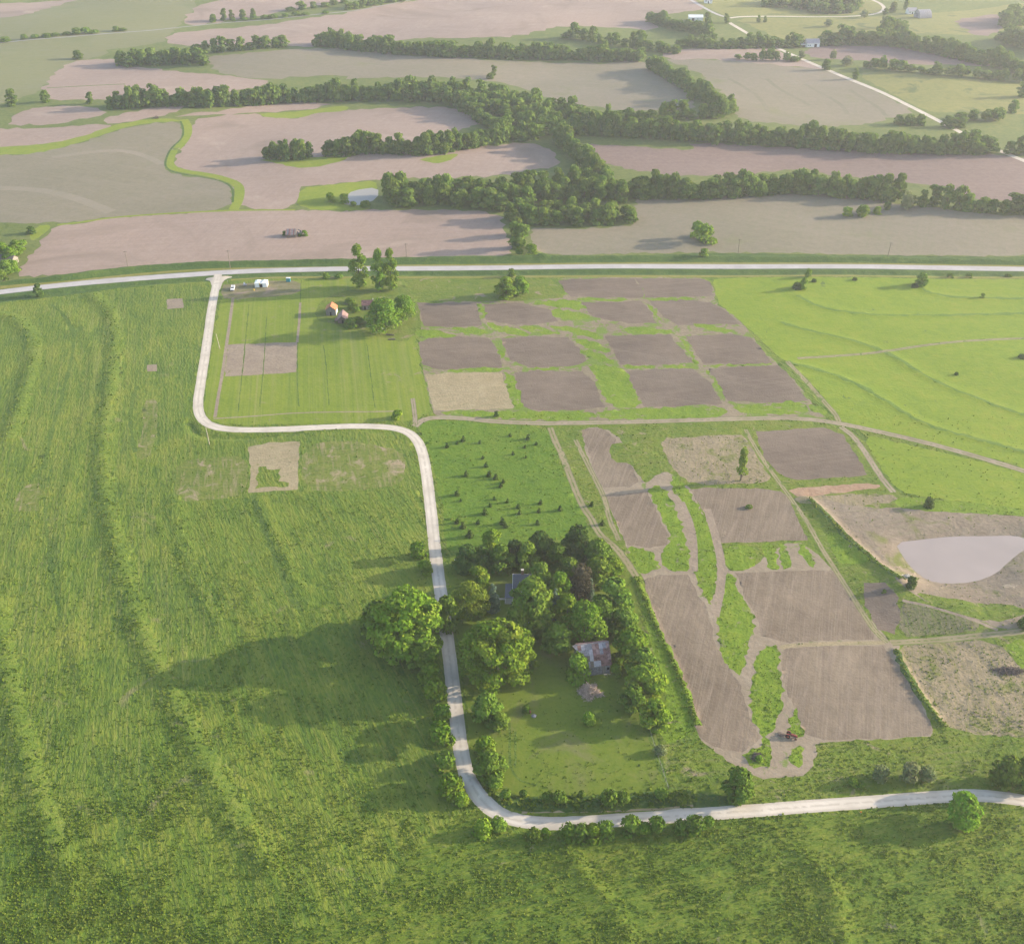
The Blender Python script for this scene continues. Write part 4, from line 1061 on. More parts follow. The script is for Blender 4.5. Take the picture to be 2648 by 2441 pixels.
def thirds():
    by = {}
    for i, t in enumerate(TREES):
        if t[6]: by.setdefault(t[6], []).append(i)
    for g, ids in by.items():
        if len(ids) < 9: continue
        ids.sort(key=lambda i: TREES[i][0] / TREES[i][1])
        for k, i in enumerate(ids):
            w = ('left', 'middle', 'right')[min(2, k * 3 // len(ids))]
            t = TREES[i]
            TREES[i] = (*t[:5], f"{t[5]}, {w} third", f"{g}, {w} third")
thirds()
def place_far():
    order = sorted(range(len(TREES)), key=lambda i: (TREES[i][5].startswith('tree in') or TREES[i][6] is not None, math.hypot(TREES[i][0], TREES[i][1])))
    n_tree, rest = 0, []
    for i in order:
        x, y, sp, h, w, label, group = TREES[i]
        s = random.choice(sp)
        if s.kind == 'deciduous_tree':
            n_tree += 1
            if n_tree > 262:
                rest.append((x, y, s, h, w)); continue
        s.place((x, y, float(ground_h(x, y)[0]) - .1), label, group, h, w)
    if rest:
        VV, FF, TT, n = [], [], [], 0
        for x, y, s, h, w in rest:
            V, F, t = s.raw
            k = slice(0, 520)
            a = random.uniform(0, 6.28)
            V = V[:4 * 520] * np.array([w / s.w, w / s.w, h / s.h])
            c = V.reshape(-1, 4, 3).mean(1, keepdims=True)
            V = ((V.reshape(-1, 4, 3) - c) * 1.5 + c).reshape(-1, 3)
            R = np.array([[math.cos(a), -math.sin(a), 0], [math.sin(a), math.cos(a), 0], [0, 0, 1]])
            VV.append(V @ R.T + np.array([x, y, float(ground_h(x, y)[0])])); FF.append(F[k] + n); TT.append(t[k]); n += len(V)
        o = mesh_obj('far_woodland', np.vstack(VV), np.vstack(FF), LEAF['far'])
        o.data.attributes.new('tint', 'FLOAT', 'FACE').data.foreach_set('value', np.concatenate(TT).astype(np.float32))
        tag(o, "hazy distant tree belts along the top of the view", 'woodland', kind='stuff')
    print('TREES', n_tree, 'far stuff', len(rest))
place_far()

# ------------------------------------------------------------------ trees and shrubs of the near land
def T(kind, leaf, h, w, n, card, shape='round', lobes=16, base=.15, openness=0.0, seed=None, trunk=True, r0=None):
    return Species(kind, kind, leaf, h, w, n, card, shape, lobes, base, openness, seed=seed, trunk=trunk, r0=r0)
BR = 'deciduous_tree'
giant = T(BR, 'bright', 23, 24, 12500, .88, 'wide', 80, .10, .3, seed=301, r0=.65)
giant2 = T(BR, 'bright', 22, 22, 11500, .88, 'wide', 72, .06, .3, seed=302, r0=.6)
midb = [T(BR, 'bright', 13, 12, 4200, .9, 'round', 34, .06, .25, seed=s) for s in (311, 312, 313)]
midg = [T(BR, 'green', 12, 11, 4000, .9, 'round', 32, .06, .25, seed=s) for s in (321, 322, 323)]
midd = [T(BR, 'dark', 12, 10, 4200, .9, 'round', 28, .05, .08, seed=s) for s in (331, 332)]
yel = T(BR, 'yellow', 14, 13, 6200, .55, 'round', 32, .08, .08, seed=341)
plum = T('bronze_leaved_tree', 'plum', 13, 11, 4200, .55, 'round', 22, .06, .08, seed=351)
tall = T(BR, 'green', 21, 14, 8000, .9, 'round', 44, .05, .1, seed=361)
spruce = T('spruce_tree', 'blue', 10, 5, 2600, .5, 'cone', 16, .03, seed=371)
cotton = [T('cottonwood_tree', 'bright', 25, 12, 5600, .85, 'round', 40, .06, .22, seed=s) for s in (381, 382)]
willow = T('willow_tree', 'yellow', 14, 5.5, 1500, .6, 'weep', 14, .14, .25, seed=391)
openg = T(BR, 'bright', 13, 14, 4600, .65, 'round', 24, .10, .22, seed=392)

def put(sp, sheet, x, y, label, h=None, w=None, group=None, dz=-.15):
    sp = random.choice(sp) if isinstance(sp, list) else sp
    p = spot(sheet, x, y); p.z += dz
    return sp.place(p, label, group, h, w)

# farmstead
put(giant2, 'D2', 345, 880, "huge green tree left of the gravel road, widest crown on that side", 23, 25)
put(midg, 'D2', 190, 790, "lower tree at the left flank of the huge roadside tree", 13, 15)
put(midg, 'D2', 420, 960, "tree at the foot of the huge roadside tree on the left verge", 11, 13)
put(midg, 'D2', 575, 765, "tree arching over the gravel road between the two biggest trees", 13, 9.5)
put(yel, 'D2', 705, 690, "yellow green round tree right of the road, above the big bright tree", 14, 13.5)
put(giant, 'D2', 860, 1060, "biggest bright green tree right of the gravel road, on the lawn", 22, 25)
put(midb, 'D2', 1010, 1000, "paler tree at the right flank of the biggest bright tree", 9, 10)
put(tall, 'D2', 1062, 775, "tall leafy tree hiding the right half of the grey roofed house", 22, 17.5)
put(midb, 'D2', 1215, 625, "slim bright tree between the tall house tree and the bronze tree", 14, 8.5)
put(plum, 'D2', 1340, 590, "bronze purple leaved tree in the middle of the farmstead", 14, 11)
put(midg, 'D2', 1530, 680, "round dark green tree at the farmstead's right edge beside the field", 14, 14)
put(openg, 'D2', 1360, 850, "light airy tree above the rusty roofed barn", 16, 15)
put(midg, 'D2', 1205, 890, "rounded tree left of the airy tree above the barn", 11, 11.5)
put(midg, 'D2', 1580, 800, "tree between the round dark tree and the barn's right grove", 10, 11)
put(midb, 'D2', 1625, 960, "bright tree immediately right of the barn", 13, 14)
put(midb, 'D2', 1705, 1150, "bright tree below the barn's right end beside the field edge", 12, 13)
put(midb, 'D2', 1765, 1330, "lowest bright tree in the grove right of the lawn", 10, 10)
put(midg, 'D2', 1640, 1230, "shady tree inside the grove right of the lawn", 9, 9)
put(midd, 'D2', 690, 430, "dark tree at the left end of the grove behind the house", 10, 11)
put(midd, 'D2', 770, 420, "second dark tree from the left in the grove behind the house", 9, 9)
put(midg, 'D2', 885, 440, "green tree in the centre of the grove behind the house", 12, 10)
put(midb, 'D2', 830, 300, "leafy bright tree top at the back of the farmstead grove", 8, 8)
put(midg, 'D2', 1035, 430, "light green tree behind the house chimney", 12, 9.5)
put(midd, 'D2', 1105, 370, "dark tree behind the tall house tree", 12, 10)
put(midg, 'D2', 1205, 410, "green tree at the back right of the farmstead grove", 10, 9)
put(midd, 'D2', 1320, 370, "tall dark evergreen looking tree at the back of the farmstead grove", 14, 12)
put(midg, 'D2', 1440, 400, "green tree at the back right corner of the farmstead", 11, 12)
put(midb, 'D2', 1520, 470, "bright tree on the right corner of the farmstead grove", 8, 9)
put(midb, 'D2', 750, 545, "tree between the yellow green tree and the grove behind the house", 10, 9.5)
put(midg, 'D2', 1110, 590, "green tree over the hidden right half of the farmhouse roof", 15, 11)
put(midg, 'D2', 1000, 760, "low green tree in front of the farmhouse, left of the tall tree", 8, 8)
put(midb, 'D2', 1260, 760, "bright tree directly below the bronze leaved tree", 13, 11)
put(midg, 'D2', 1450, 760, "green tree right of the airy tree above the barn", 12, 11)
put(midg, 'D2', 1440, 520, "green tree between the bronze tree and the farmstead's right edge", 12, 11)
put(midg, 'D2', 1690, 1030, "shady tree behind the bright one at the barn's right", 10, 11)
put(midd, 'D2', 960, 400, "dark round tree behind the house roof's left end", 10, 9)
put(midg, 'D2', 1270, 520, "green tree left of the bronze leaved tree", 12, 10)
put(spruce, 'D2', 835, 660, "bluish conical spruce left of the house porch", 11, 6)
put(spruce, 'D2', 1195, 700, "bluish conical spruce behind the airy tree", 12, 5.5)
put(spruce, 'D2', 1395, 600, "bluish spruce between the bronze tree and the round dark tree", 9, 4)
put(midg, 'D2', 800, 1300, "tall shrubby tree on the lawn's left edge below the biggest bright tree", 11, 10)
put(midg, 'D2', 870, 1337, "smaller shrubby tree on the lawn's left edge", 6, 7)
put(BUSHB, 'D2', 1320, 1045, "leafy bush against the barn's left end", 8.5, 8.5)
put(BUSHB, 'D2', 1540, 1030, "small yellowish bush at the barn's right corner", 3.5, 4)
put(BUSHB, 'D2', 1385, 1310, "small round sapling alone on the lawn below the barn", 4, 4.5)
put(BUSH, 'D2', 1028, 1245, "pale low bush on the lawn near the grey rock", 2.2, 3)
put(BUSHB, 'D2', 405, 365, "bush on the left verge above the huge roadside tree", 6, 7)
put(BUSHB, 'D2', 440, 440, "low bush tucked against the left verge above the huge tree", 4, 6)
put(BUSHB, 'D2', 505, 1180, "bush on the left verge opposite the lawn's top", 8, 8)
put(BUSHB, 'D2', 480, 1080, "bush on the left verge just below the huge tree", 7, 8)
put(BUSHB, 'D2', 545, 1310, "bush on the left verge opposite the shrubby tree", 6, 6.5)
put(BUSHB, 'E2', 535, 185, "bright yellow green bush on the left verge opposite the lawn", 7, 8)
put(BUSH, 'E2', 560, 320, "dark bush on the left verge near the road bend", 5, 7)
put(BUSHB, 'E2', 590, 470, "large bush on the left verge just above the road bend", 7, 8.5)
put(BUSHB, 'E2', 650, 520, "low bush at the outer edge of the road bend", 3.5, 5)
put(midg, 'E2', 825, 380, "big shrub inside the road bend at the lawn's lower left", 10, 10)
put(BUSHB, 'E2', 850, 450, "small leafy bush below the big shrub inside the bend", 3.5, 5)
put(BUSHB, 'E2', 790, 230, "pale upper bush inside the road bend", 5.5, 7)
for i, (x, y, w, h, txt) in enumerate([(780, 690, 6, 4, "outer bush nearest the road bend on the lower verge"), (860, 665, 5, 3, "second bush after the road bend on the lower verge"),
        (1070, 730, 5, 3, "low bush on the lower verge below the lower road's start"), (1135, 705, 3, 2.2, "smallest bush on the lower verge left of the long hedge"),
        (1270, 720, 6, 4, "left bush of the long dense hedge on the lower verge"), (1340, 725, 6, 4.2, "second bush of the long dense hedge on the lower verge"), (1410, 720, 6, 4.2, "third bush of the long dense hedge on the lower verge"), (1480, 705, 6, 4, "right bush of the long dense hedge on the lower verge"),
        (1630, 680, 6.5, 4.2, "bright bush starting the second hedge on the lower verge"), (1700, 695, 5, 3, "low middle bush of the second hedge on the lower verge"), (1775, 680, 6, 4, "right bush of the second hedge on the lower verge"), (1920, 680, 5, 3, "low bush in the third hedge on the lower verge"), (1985, 670, 5.5, 3.6, "bush ending the third hedge on the lower verge")]):
    put(BUSHB if i % 3 == 0 else BUSH, 'E2', x, y, txt, h, w)
put(BUSH, 'E3', 110, 680, "dark bush beside the lower road's lower edge, right of the hedges", 4.2, 6)
put(BUSH, 'E3', 185, 650, "small bush touching the lower road's lower edge", 2.6, 4)
for x, y, h, w, txt in [(1500, 545, 6, 5, "tallest bush on the dark bank below the lawn"), (1580, 535, 4.5, 4, "second bush on the dark bank right of the tallest"), (1215, 525, 4, 4, "bush in the middle of the dark bank below the lawn"), (1150, 515, 3, 3.5, "small bush left of the middle bank bush"), (1010, 485, 2.5, 2.5, "small yellowish bush at the bank's left end"), (910, 505, 3, 3.5, "low bush where the bank meets the road bend"), (1800, 500, 2.5, 4, "low bush at the bank's right end"), (1345, 490, 2, 2.5, "tiny bush on the bank's crest")]:
    put(BUSH, 'E2', x, y, txt, h, w)
put(midg, 'E3', 350, 490, "dark tree above the lower road, right of the lawn bank", 11, 9.5)
put(midb, 'E3', 1640, 625, "bright tree below the lower road near the right edge", 9.5, 11.5)
put(midg, 'E3', 1890, 420, "dark rounded tree above the lower road at the right edge", 11, 10.5)
put(midg, 'E3', 2010, 425, "tree cut by the right edge above the lower road", 11, 10)
put(BUSH, 'E3', 1010, 420, "small dark bush on the grass above the lower road", 2.8, 3.5)
put(BUSH, 'E3', 1055, 425, "smallest dark bush beside the other on the grass above the lower road", 2.0, 3)
put(FARPALE, 'E3', 1170, 385, "wispy young tree on the grass above the lower road, left one", 5, 5.5)
put(FARPALE, 'E3', 1340, 390, "wispy young tree on the grass above the lower road, tallest one", 6, 6)
put(FARPALE, 'E3', 1440, 385, "wispy young tree on the grass above the lower road, right one", 5, 5)
put(FARPALE, 'E2', 1800, 235, "pale loose bush on the fence right of the lawn", 3, 4)
# pond and plots
put(BUSHD, 'D3', 1345, 552, "round dark bush on the dam beside the white stone heap", 4.2, 4)
put(BUSHD, 'C3', 1455, 1315, "round dark bush on the grass above the pond", 4, 4)
put(BUSHD, 'D3', 2000, 775, "dark bush at the right edge below the pond", 3.5, 4.5)
put(willow, 'C3', 372, 1165, "tall thin yellowish tree alone beside the straw coloured patch", 15, 6)
put(BUSH, 'D3', 420, 75, "low pale weed clump alone on the ploughed plot", 1.6, 2.8)
put(BUSH, 'D3', 1195, 580, "tiny weed bush on the dark plot below the pond", 1.5, 1.8)
put(BUSHD, 'C2', 855, 795, "small dark cedar beside the dirt track", 2.6, 2.2)
put(BUSHB, 'C2', 288, 805, "bright round bush beside the road junction", 3.6, 5.5)
put(BUSHB, 'E3', 478, 275, "small bush in the grass island left of the tractor", 1.6, 2.6)
# cottonwood clump, huts and highway
put(cotton[0], 'G', 1305, 215, "left cottonwood of the tall pair beside the highway", 25, 11)
put(cotton[1], 'G', 1480, 240, "middle cottonwood beside the highway, nearest the camera", 24, 9)
put(cotton[0], 'G', 1580, 235, "right cottonwood of the tall trees beside the highway", 24, 9)
put(openg, 'G', 1520, 590, "large airy tree right of the three old sheds", 17, 20)
put(openg, 'G', 1690, 490, "smaller airy tree behind the large one by the sheds", 13, 14)
put(midg, 'G', 1440, 520, "round leafy tree directly right of the red roofed far shed", 9, 9)
put(BUSH, 'G', 1230, 550, "dark bush in front of the pinkish roofed shed", 4, 8)
put(BUSH, 'G', 1290, 530, "wide low bush right of the pinkish roofed shed", 3.5, 7)
put(BUSH, 'G', 1240, 400, "dark bush between the three old sheds", 4.5, 6)
put(BUSH, 'G', 1275, 430, "small bush below the dark one between the sheds", 3, 4.5)
put(BUSHB, 'G', 1220, 345, "low spreading bush behind the three old sheds", 2.8, 6.5)
put(BUSH, 'G', 1010, 135, "left small bush in the ditch by the highway", 3, 5)
put(BUSH, 'G', 1125, 130, "right small bush in the ditch by the highway", 2.5, 5)
put(midb, 'B2', 910, 865, "large bushy tree above the ploughed plots, left one", 11, 13)
put(midb, 'B2', 990, 850, "large bushy tree above the ploughed plots, right one", 10, 11)
put(BUSH, 'B2', 940, 745, "dark small bush behind the bushy trees above the plots", 4, 5)
put(BUSHB, 'B3', 155, 552, "spiky wide bush alone in the pale crop field above the highway", 10, 15)
put(BUSHB, 'B3', 120, 520, "ragged upper bush behind the spiky wide bush", 9, 8)
put(BUSHB, 'B2', 1055, 625, "leafy bush at the ditch above the highway", 6, 8)
put(BUSH, 'B2', 985, 620, "low bush beside the ditch mouth above the highway", 3.5, 6)
put(BUSH, 'B3', 160, 640, "dark bush in the hedge bank above the highway", 4, 6)
put(midb[0], 'B3', 735, 820, "upright pale tree in the bright right meadow", 7, 4.5)
put(BUSHB, 'B3', 762, 750, "small tree behind the upright pale tree in the right meadow", 5, 4)
put(BUSHD, 'B3', 700, 815, "dark bush at the foot of the upright pale tree", 3, 6)
put(midg[0], 'B3', 1412, 800, "small spreading tree in the right meadow below the highway", 7, 8)
put(BUSHD, 'B3', 1375, 808, "dark bush beside the small spreading meadow tree", 2, 4)
put(BUSHD, 'B3', 1030, 768, "tiny dark bush in the right meadow near the highway", 1.6, 3)
put(BUSHD, 'B3', 795, 778, "tiny dark bush right of the upright pale tree", 1.8, 3)
put(BUSHD, 'C3', 1615, 555, "tiny dark bush in the middle of the right meadow", 1.3, 2.2)
put(BUSHD, 'C3', 1990, 458, "dark low bush at the right edge of the meadow", 1.8, 4)
put(BUSHB, 'C3', 1765, 112, "pale bush on the curved terrace at the upper right", 2, 3)
for x, y, txt in [(1580, 750, "left"), (1690, 750, "middle"), (1915, 745, "right")]:
    put(BUSH, 'B3', x, y, f"{txt} low bush on the strip below the highway at the right", 1.8, 4.5)
put(midd[0], 'B1', 228, 858, "single round tree on the highway's lower edge at the left", 7.5, 5.5)
for x, y, sp, h, w, txt in [(20, 640, midb, 10, 10, "leafy tree at the left edge above the farmhouse roof"), (100, 620, midb, 9, 9, "bright tree right of the farmhouse by the left edge"), (135, 590, BUSHB, 5, 7, "low bush above the bright tree by the left edge"), (45, 735, midg, 8, 8, "tree in front of the farmhouse by the left edge"), (90, 715, BUSHB, 6, 6, "bush at the corner of the pink field by the left edge"), (15, 770, BUSH, 6, 7, "dark bush beside the highway at the left edge"), (60, 690, BUSH, 4, 5, "small bush beside the farmhouse wall"), (70, 665, midb, 9, 10, "bright tree in front of the left edge farmhouse roof"), (35, 700, BUSHB, 5, 7, "leafy bush hiding the left edge farmhouse wall"), (-60, 640, midg, 11, 11, "tree cut by the left edge beside the farmhouse"), (180, 500, BUSHD, 4, 6, "dark bush at the yellow garden plot by the left edge")]:
    put(sp, 'B1', x, y, txt, h, w)
# cedar saplings dotting the pasture
G_C = "cedar saplings dotting the pasture"
for x, y in [(665, 938), (630, 955), (570, 972), (760, 950), (933, 910), (1040, 926), (1085, 958), (1020, 975), (950, 1015), (1025, 1034), (778, 1038), (797, 1085), (815, 1138), (680, 1138), (850, 1155), (895, 1180), (882, 1202), (628, 1250), (650, 1284), (845, 1273), (920, 1290), (820, 1315), (980, 1320), (1110, 1298), (1405, 1310), (1225, 1338)]:
    k = random.uniform(.75, 1.3)
    if (x, y) in ((665, 938), (1040, 926), (815, 1138), (850, 1155), (680, 1138), (628, 1250)): k = 1.45
    put(CEDAR, 'C2', x, y, "small dark cedar sapling dotting the green pasture right of the road bend", 1.9 * k, 1.9 * k, G_C).__setitem__('category', 'cedar')
for x, y, k in [(790, 108, 1.6), (990, 110, 1.2), (1100, 98, 1.1), (980, 76, 1.2), (630, 160, 1.3), (890, 165, 1.7), (750, 165, 1.2), (660, 190, 1.6), (700, 240, 2.0), (1095, 168, 1.3), (1225, 86, 1.3), (1465, 172, 1.3), (905, 185, 1.2)]:
    put(CEDAR, 'D2', x, y, "small dark cedar sapling dotting the green pasture right of the road bend", 1.8 * k, 1.9 * k, G_C).__setitem__('category', 'cedar')

# ------------------------------------------------------------------ weeds and tall grass: nobody could count them
def weeds():
    TUFT = {'weedy': .5, 'front': .45, 'hay': .3, 'thin': .18, 'lush': .5, 'rough': .3, 'verge': .5, 'patchy': .3, 'cedar_pasture': .35, 'stripes': .3, 'bank': .06, 'lawn': .10, 'mown': .08, 'meadow': .12, 'dark_line': .3, 'straw': .05}
    n = 400000
    y = 1 / (1 / 150.0 + RNG.random(n) * (1 / 430.0 - 1 / 150.0))
    x = (RNG.random(n) * 2 - 1) * (y * .50 + 42)
    P = np.stack([x, y], 1)
    own = owner(P)
    pr = np.array([TUFT.get(PATCH[o][1], 0) if o >= 0 else .75 for o in own])
    m = vnoise(x / 7, y / 7) * .6 + vnoise(x / 2.3 + 9, y / 2.3) * .4
    keep = RNG.random(n) < pr * np.clip((m - .22) * 2.2, .15, 1)
    P, own = P[keep], own[keep]
    lush = np.array([o >= 0 and PATCH[o][1] in ('lush', 'verge') for o in own])
    size = .18 + .28 * RNG.random(len(P)) ** 2 - .06 * lush
    # tall weed strips on the terraces, fence lines and banks
    SP, SS = [], []
    for i, dens, wd, sz in ((0, 4, 4.2, .5), (1, 3, 4, .5), (2, 4, 4.2, .5), (3, 2, 3, .45), (4, 2, 3, .45), (5, 1.5, 3, .4), (6, 1.5, 3, .4), (12, 4, 1.0, .55), (14, 6, .8, .45), (15, 7, 2.6, .7), (21, 4, .8, .5)):
        c = resample(RIDGES[i][0], 1.0)
        k = int(len(c) * dens)
        j = RNG.integers(0, len(c), k)
        q = c[j] + RNG.normal(size=(k, 2)) * wd * np.array([.6, .5])
        SP.append(q); SS.append(sz * (.5 + .7 * RNG.random(k)))
    sp = np.vstack(SP); so = owner(sp)
    ok = np.array([o < 0 or PATCH[o][1] not in ('gravel', 'track', 'soil_low', 'water', 'far_water') for o in so])
    P = np.vstack([P, sp[ok]]); size = np.concatenate([size, np.concatenate(SS)[ok]])
    Z = ground_h(P[:, 0], P[:, 1])
    C = np.repeat(np.column_stack([P, Z]), 2, 0)
    s2 = np.repeat(size, 2)
    C += RNG.normal(size=C.shape) * s2[:, None] * np.array([.35, .35, .05])
    C[:, 2] += s2 * (.22 + .35 * RNG.random(len(C)))
    nr = RNG.normal(size=C.shape) * .65 + np.array([.25, 0, .9])
    V, F = cards(C, nr, s2 * 1.25, RNG)
    o = mesh_obj('weeds', V, F, LEAF['weed'])
    t = np.clip(vnoise(C[:, 0] / 11, C[:, 1] / 11) * .6 + RNG.random(len(C)) * .9 - .25, 0, 1)
    o.data.attributes.new('tint', 'FLOAT', 'FACE').data.foreach_set('value', t.astype(np.float32))
    tag(o, "tall weeds and grass tufts over the hay meadows and banks", 'weeds', kind='stuff')
    print('weeds', len(F))
LEAF['weed'] = leaf_mat('leaf_weed', (.058, .112, .014), (.110, .168, .018), (.165, .205, .036), .32, var=0.0)
weeds()

# ------------------------------------------------------------------ plain materials for built things
def paint(name, c, var=.12, scale=3.0, rough=.6, metal=0.0, coord='Object'):
    m, nt, b = nodes_of(name)
    geo = N(nt, "ShaderNodeTexCoord").outputs[coord]
    d = tuple(v * (1 - var * 1.6) for v in c); l = tuple(min(1, v * (1 + var)) for v in c)
    link(nt, ramp(nt, noise(nt, geo, scale, 4, .7), [(.33, d), (.5, c), (.67, l)]), b.inputs["Base Color"])
    b.inputs["Roughness"].default_value, b.inputs["Metallic"].default_value = rough, metal
    return m
def boards(name, c1, c2, sp=.25):
    m, nt, b = nodes_of(name)
    geo = N(nt, "ShaderNodeTexCoord").outputs["Object"]
    mp = N(nt, "ShaderNodeMapping"); mp.inputs["Scale"].default_value = (1 / sp, 1 / sp, .25)
    link(nt, geo, mp.inputs[0])
    link(nt, ramp(nt, noise(nt, mp.outputs[0], 1.0, 4, .7), [(.33, c1), (.67, c2)]), b.inputs["Base Color"])
    b.inputs["Roughness"].default_value = .9
    bp = N(nt, "ShaderNodeBump"); bp.inputs["Distance"].default_value = .04
    link(nt, noise(nt, mp.outputs[0], 1.0, 2), bp.inputs["Height"]); link(nt, bp.outputs[0], b.inputs["Normal"])
    return m
WOOD = boards('weathered_boards', (.14, .125, .11), (.30, .27, .245))
WOOD_DARK = boards('dark_boards', (.085, .07, .06), (.19, .155, .13))
RUST = paint('rusty_metal', (.19, .105, .095), .35, 1.2, .75)
RUST2 = paint('pinkish_rust', (.25, .165, .155), .3, 1.2, .75)
ORANGE = paint('orange_rust', (.42, .17, .085), .25, 1.5, .75)
GALV = paint('galvanised_sheet', (.30, .285, .305), .18, 1.5, .5)
GALV2 = paint('dull_sheet', (.20, .19, .205), .25, 1.5, .6)
WHITE = paint('white_paint', (.78, .77, .75), .05, 2, .5)
CANVAS = paint('white_canvas', (.80, .80, .78), .03, 2, .8)
BLACKM = paint('dark_interior', (.02, .02, .022), .1, 2, .9)
SHINGLE = paint('grey_shingles', (.11, .115, .135), .25, 6, .85)
BRICKM = paint('chimney_brick', (.26, .15, .10), .3, 8, .9)
CAP = paint('concrete_cap', (.45, .41, .33), .1, 5, .9)
GLASS = paint('window_glass', (.05, .06, .075), .1, 1, .12)
TEAL = paint('teal_plastic', (.015, .22, .26), .08, 2, .45)
REDP = paint('red_paint', (.24, .06, .05), .2, 4, .45)
TYRE = paint('tyre_rubber', (.025, .025, .026), .2, 6, .85)
STEEL = paint('grey_steel', (.30, .30, .31), .15, 4, .5, .3)
POLE = paint('pole_wood', (.20, .165, .13), .25, 3, .9)
PALEPOLE = paint('pale_pole_wood', (.40, .35, .28), .2, 3, .9)
YELL = paint('yellow_plastic', (.70, .46, .06), .06, 2, .5)
ORNG = paint('orange_plastic', (.75, .22, .04), .05, 2, .5)
STONE = paint('pale_limestone', (.52, .46, .37), .2, 2.5, .95)
GREYST = paint('grey_stone', (.26, .24, .25), .25, 2.5, .95)
STICK = paint('dead_sticks', (.42, .32, .26), .3, 1.5, .95)
STICKD = paint('dark_sticks', (.13, .105, .095), .3, 1.5, .95)
SIDING = boards('white_siding', (.60, .60, .60), (.74, .735, .72), .3)

def box(v, f, c, s, rot=None):
    b = len(v)
    M = rot or Matrix.Identity(3)
    for x, y, z in ((-1, -1, -1), (1, -1, -1), (1, 1, -1), (-1, 1, -1), (-1, -1, 1), (1, -1, 1), (1, 1, 1), (-1, 1, 1)):
        v.append(Vector(c) + M @ Vector((x * s[0] / 2, y * s[1] / 2, z * s[2] / 2)))
    for q in ((0, 3, 2, 1), (4, 5, 6, 7), (0, 1, 5, 4), (1, 2, 6, 5), (2, 3, 7, 6), (3, 0, 4, 7)): f.append(tuple(b + i for i in q))
def part(name, parent, mat, *bxs, bevel=0.0):
    v, f = [], []
    for c in bxs: box(v, f, *c)
    o = mesh_obj(name, v, f, mat, parent)
    if bevel:
        bm = bmesh.new(); bm.from_mesh(o.data)
        bmesh.ops.bevel(bm, geom=bm.edges[:], offset=bevel, segments=2, affect='EDGES', profile=.6)
        bm.to_mesh(o.data); bm.free()
    return o
def extrude(name, parent, mat, prof, x0, x1, axis='X'):
    """closed profile (a, z) pushed from x0 to x1"""
    n = len(prof)
    v = [((x0, a, z) if axis == 'X' else (a, x0, z)) for a, z in prof] + [((x1, a, z) if axis == 'X' else (a, x1, z)) for a, z in prof]
    f = [tuple(range(n))[::-1], tuple(range(n, 2 * n))] + [(i, (i + 1) % n, n + (i + 1) % n, n + i) for i in range(n)]
    o = mesh_obj(name, v, f, mat, parent)
    bm = bmesh.new(); bm.from_mesh(o.data); bmesh.ops.recalc_face_normals(bm, faces=bm.faces[:]); bm.to_mesh(o.data); bm.free()
    return o
def slab(name, parent, mat, a, b, x0, x1, th=.07):
    """roof plane from point a (y, z) to b (y, z), between x0 and x1, with thickness"""
    (ay, az), (by, bz) = a, b
    d = Vector((0, by - ay, bz - az)).normalized()
    n = Vector((0, -d.z, d.y))
    if n.z < 0: n = -n
    v = [Vector((x, y, z)) + n * k for k in (0, th) for (x, y, z) in ((x0, ay, az), (x1, ay, az), (x1, by, bz), (x0, by, bz))]
    f = [(0, 3, 2, 1), (4, 5, 6, 7), (0, 1, 5, 4), (1, 2, 6, 5), (2, 3, 7, 6), (3, 0, 4, 7)]
    o = mesh_obj(name, v, f, mat, parent)
    bm = bmesh.new(); bm.from_mesh(o.data); bmesh.ops.recalc_face_normals(bm, faces=bm.faces[:]); bm.to_mesh(o.data); bm.free()
    return o
ORG['H'] = (1280, 1440, 400 / 2005)
ORG['J'] = (700, 560, 160 / 2005)
ORG['T'] = (1900, 1840, 300 / 2005)
ORG['L'] = (800, 740, 300 / 2005)
def lathe(name, parent, mat, prof, n=12, axis='Z', off=(0, 0, 0)):
    v, f = [], []
    for r, z in prof:
        for k in range(n):
            t = 2 * math.pi * k / n
            p = (r * math.cos(t), r * math.sin(t), z)
            if axis == 'Y': p = (p[0], p[2], p[1])
            if axis == 'X': p = (p[2], p[0], p[1])
            v.append(Vector(p) + Vector(off))
    for i in range(len(prof) - 1):
        for k in range(n): f.append((i * n + k, i * n + (k + 1) % n, (i + 1) * n + (k + 1) % n, (i + 1) * n + k))
    f.append(tuple(range(n))[::-1]); f.append(tuple((len(prof) - 1) * n + k for k in range(n)))
    o = mesh_obj(name, v, f, mat, parent)
    bm = bmesh.new(); bm.from_mesh(o.data); bmesh.ops.recalc_face_normals(bm, faces=bm.faces[:]); bm.to_mesh(o.data); bm.free()
    return o
def window(root, x, y, z, w, h, face='front', fm=None):
    s = (w, .08, h) if face == 'front' else (.08, w, h)
    fr = part('window', root, fm or WHITE, ((x, y, z), s))
    q = (w - .2, .02, h - .2) if face == 'front' else (.02, w - .2, h - .2)
    o = (0, -.05 if face == 'front' else 0, 0) if face == 'front' else ((.05 if x > 0 else -.05), 0, 0)
    part('pane', fr, GLASS, ((x + o[0], y + o[1], z), q))

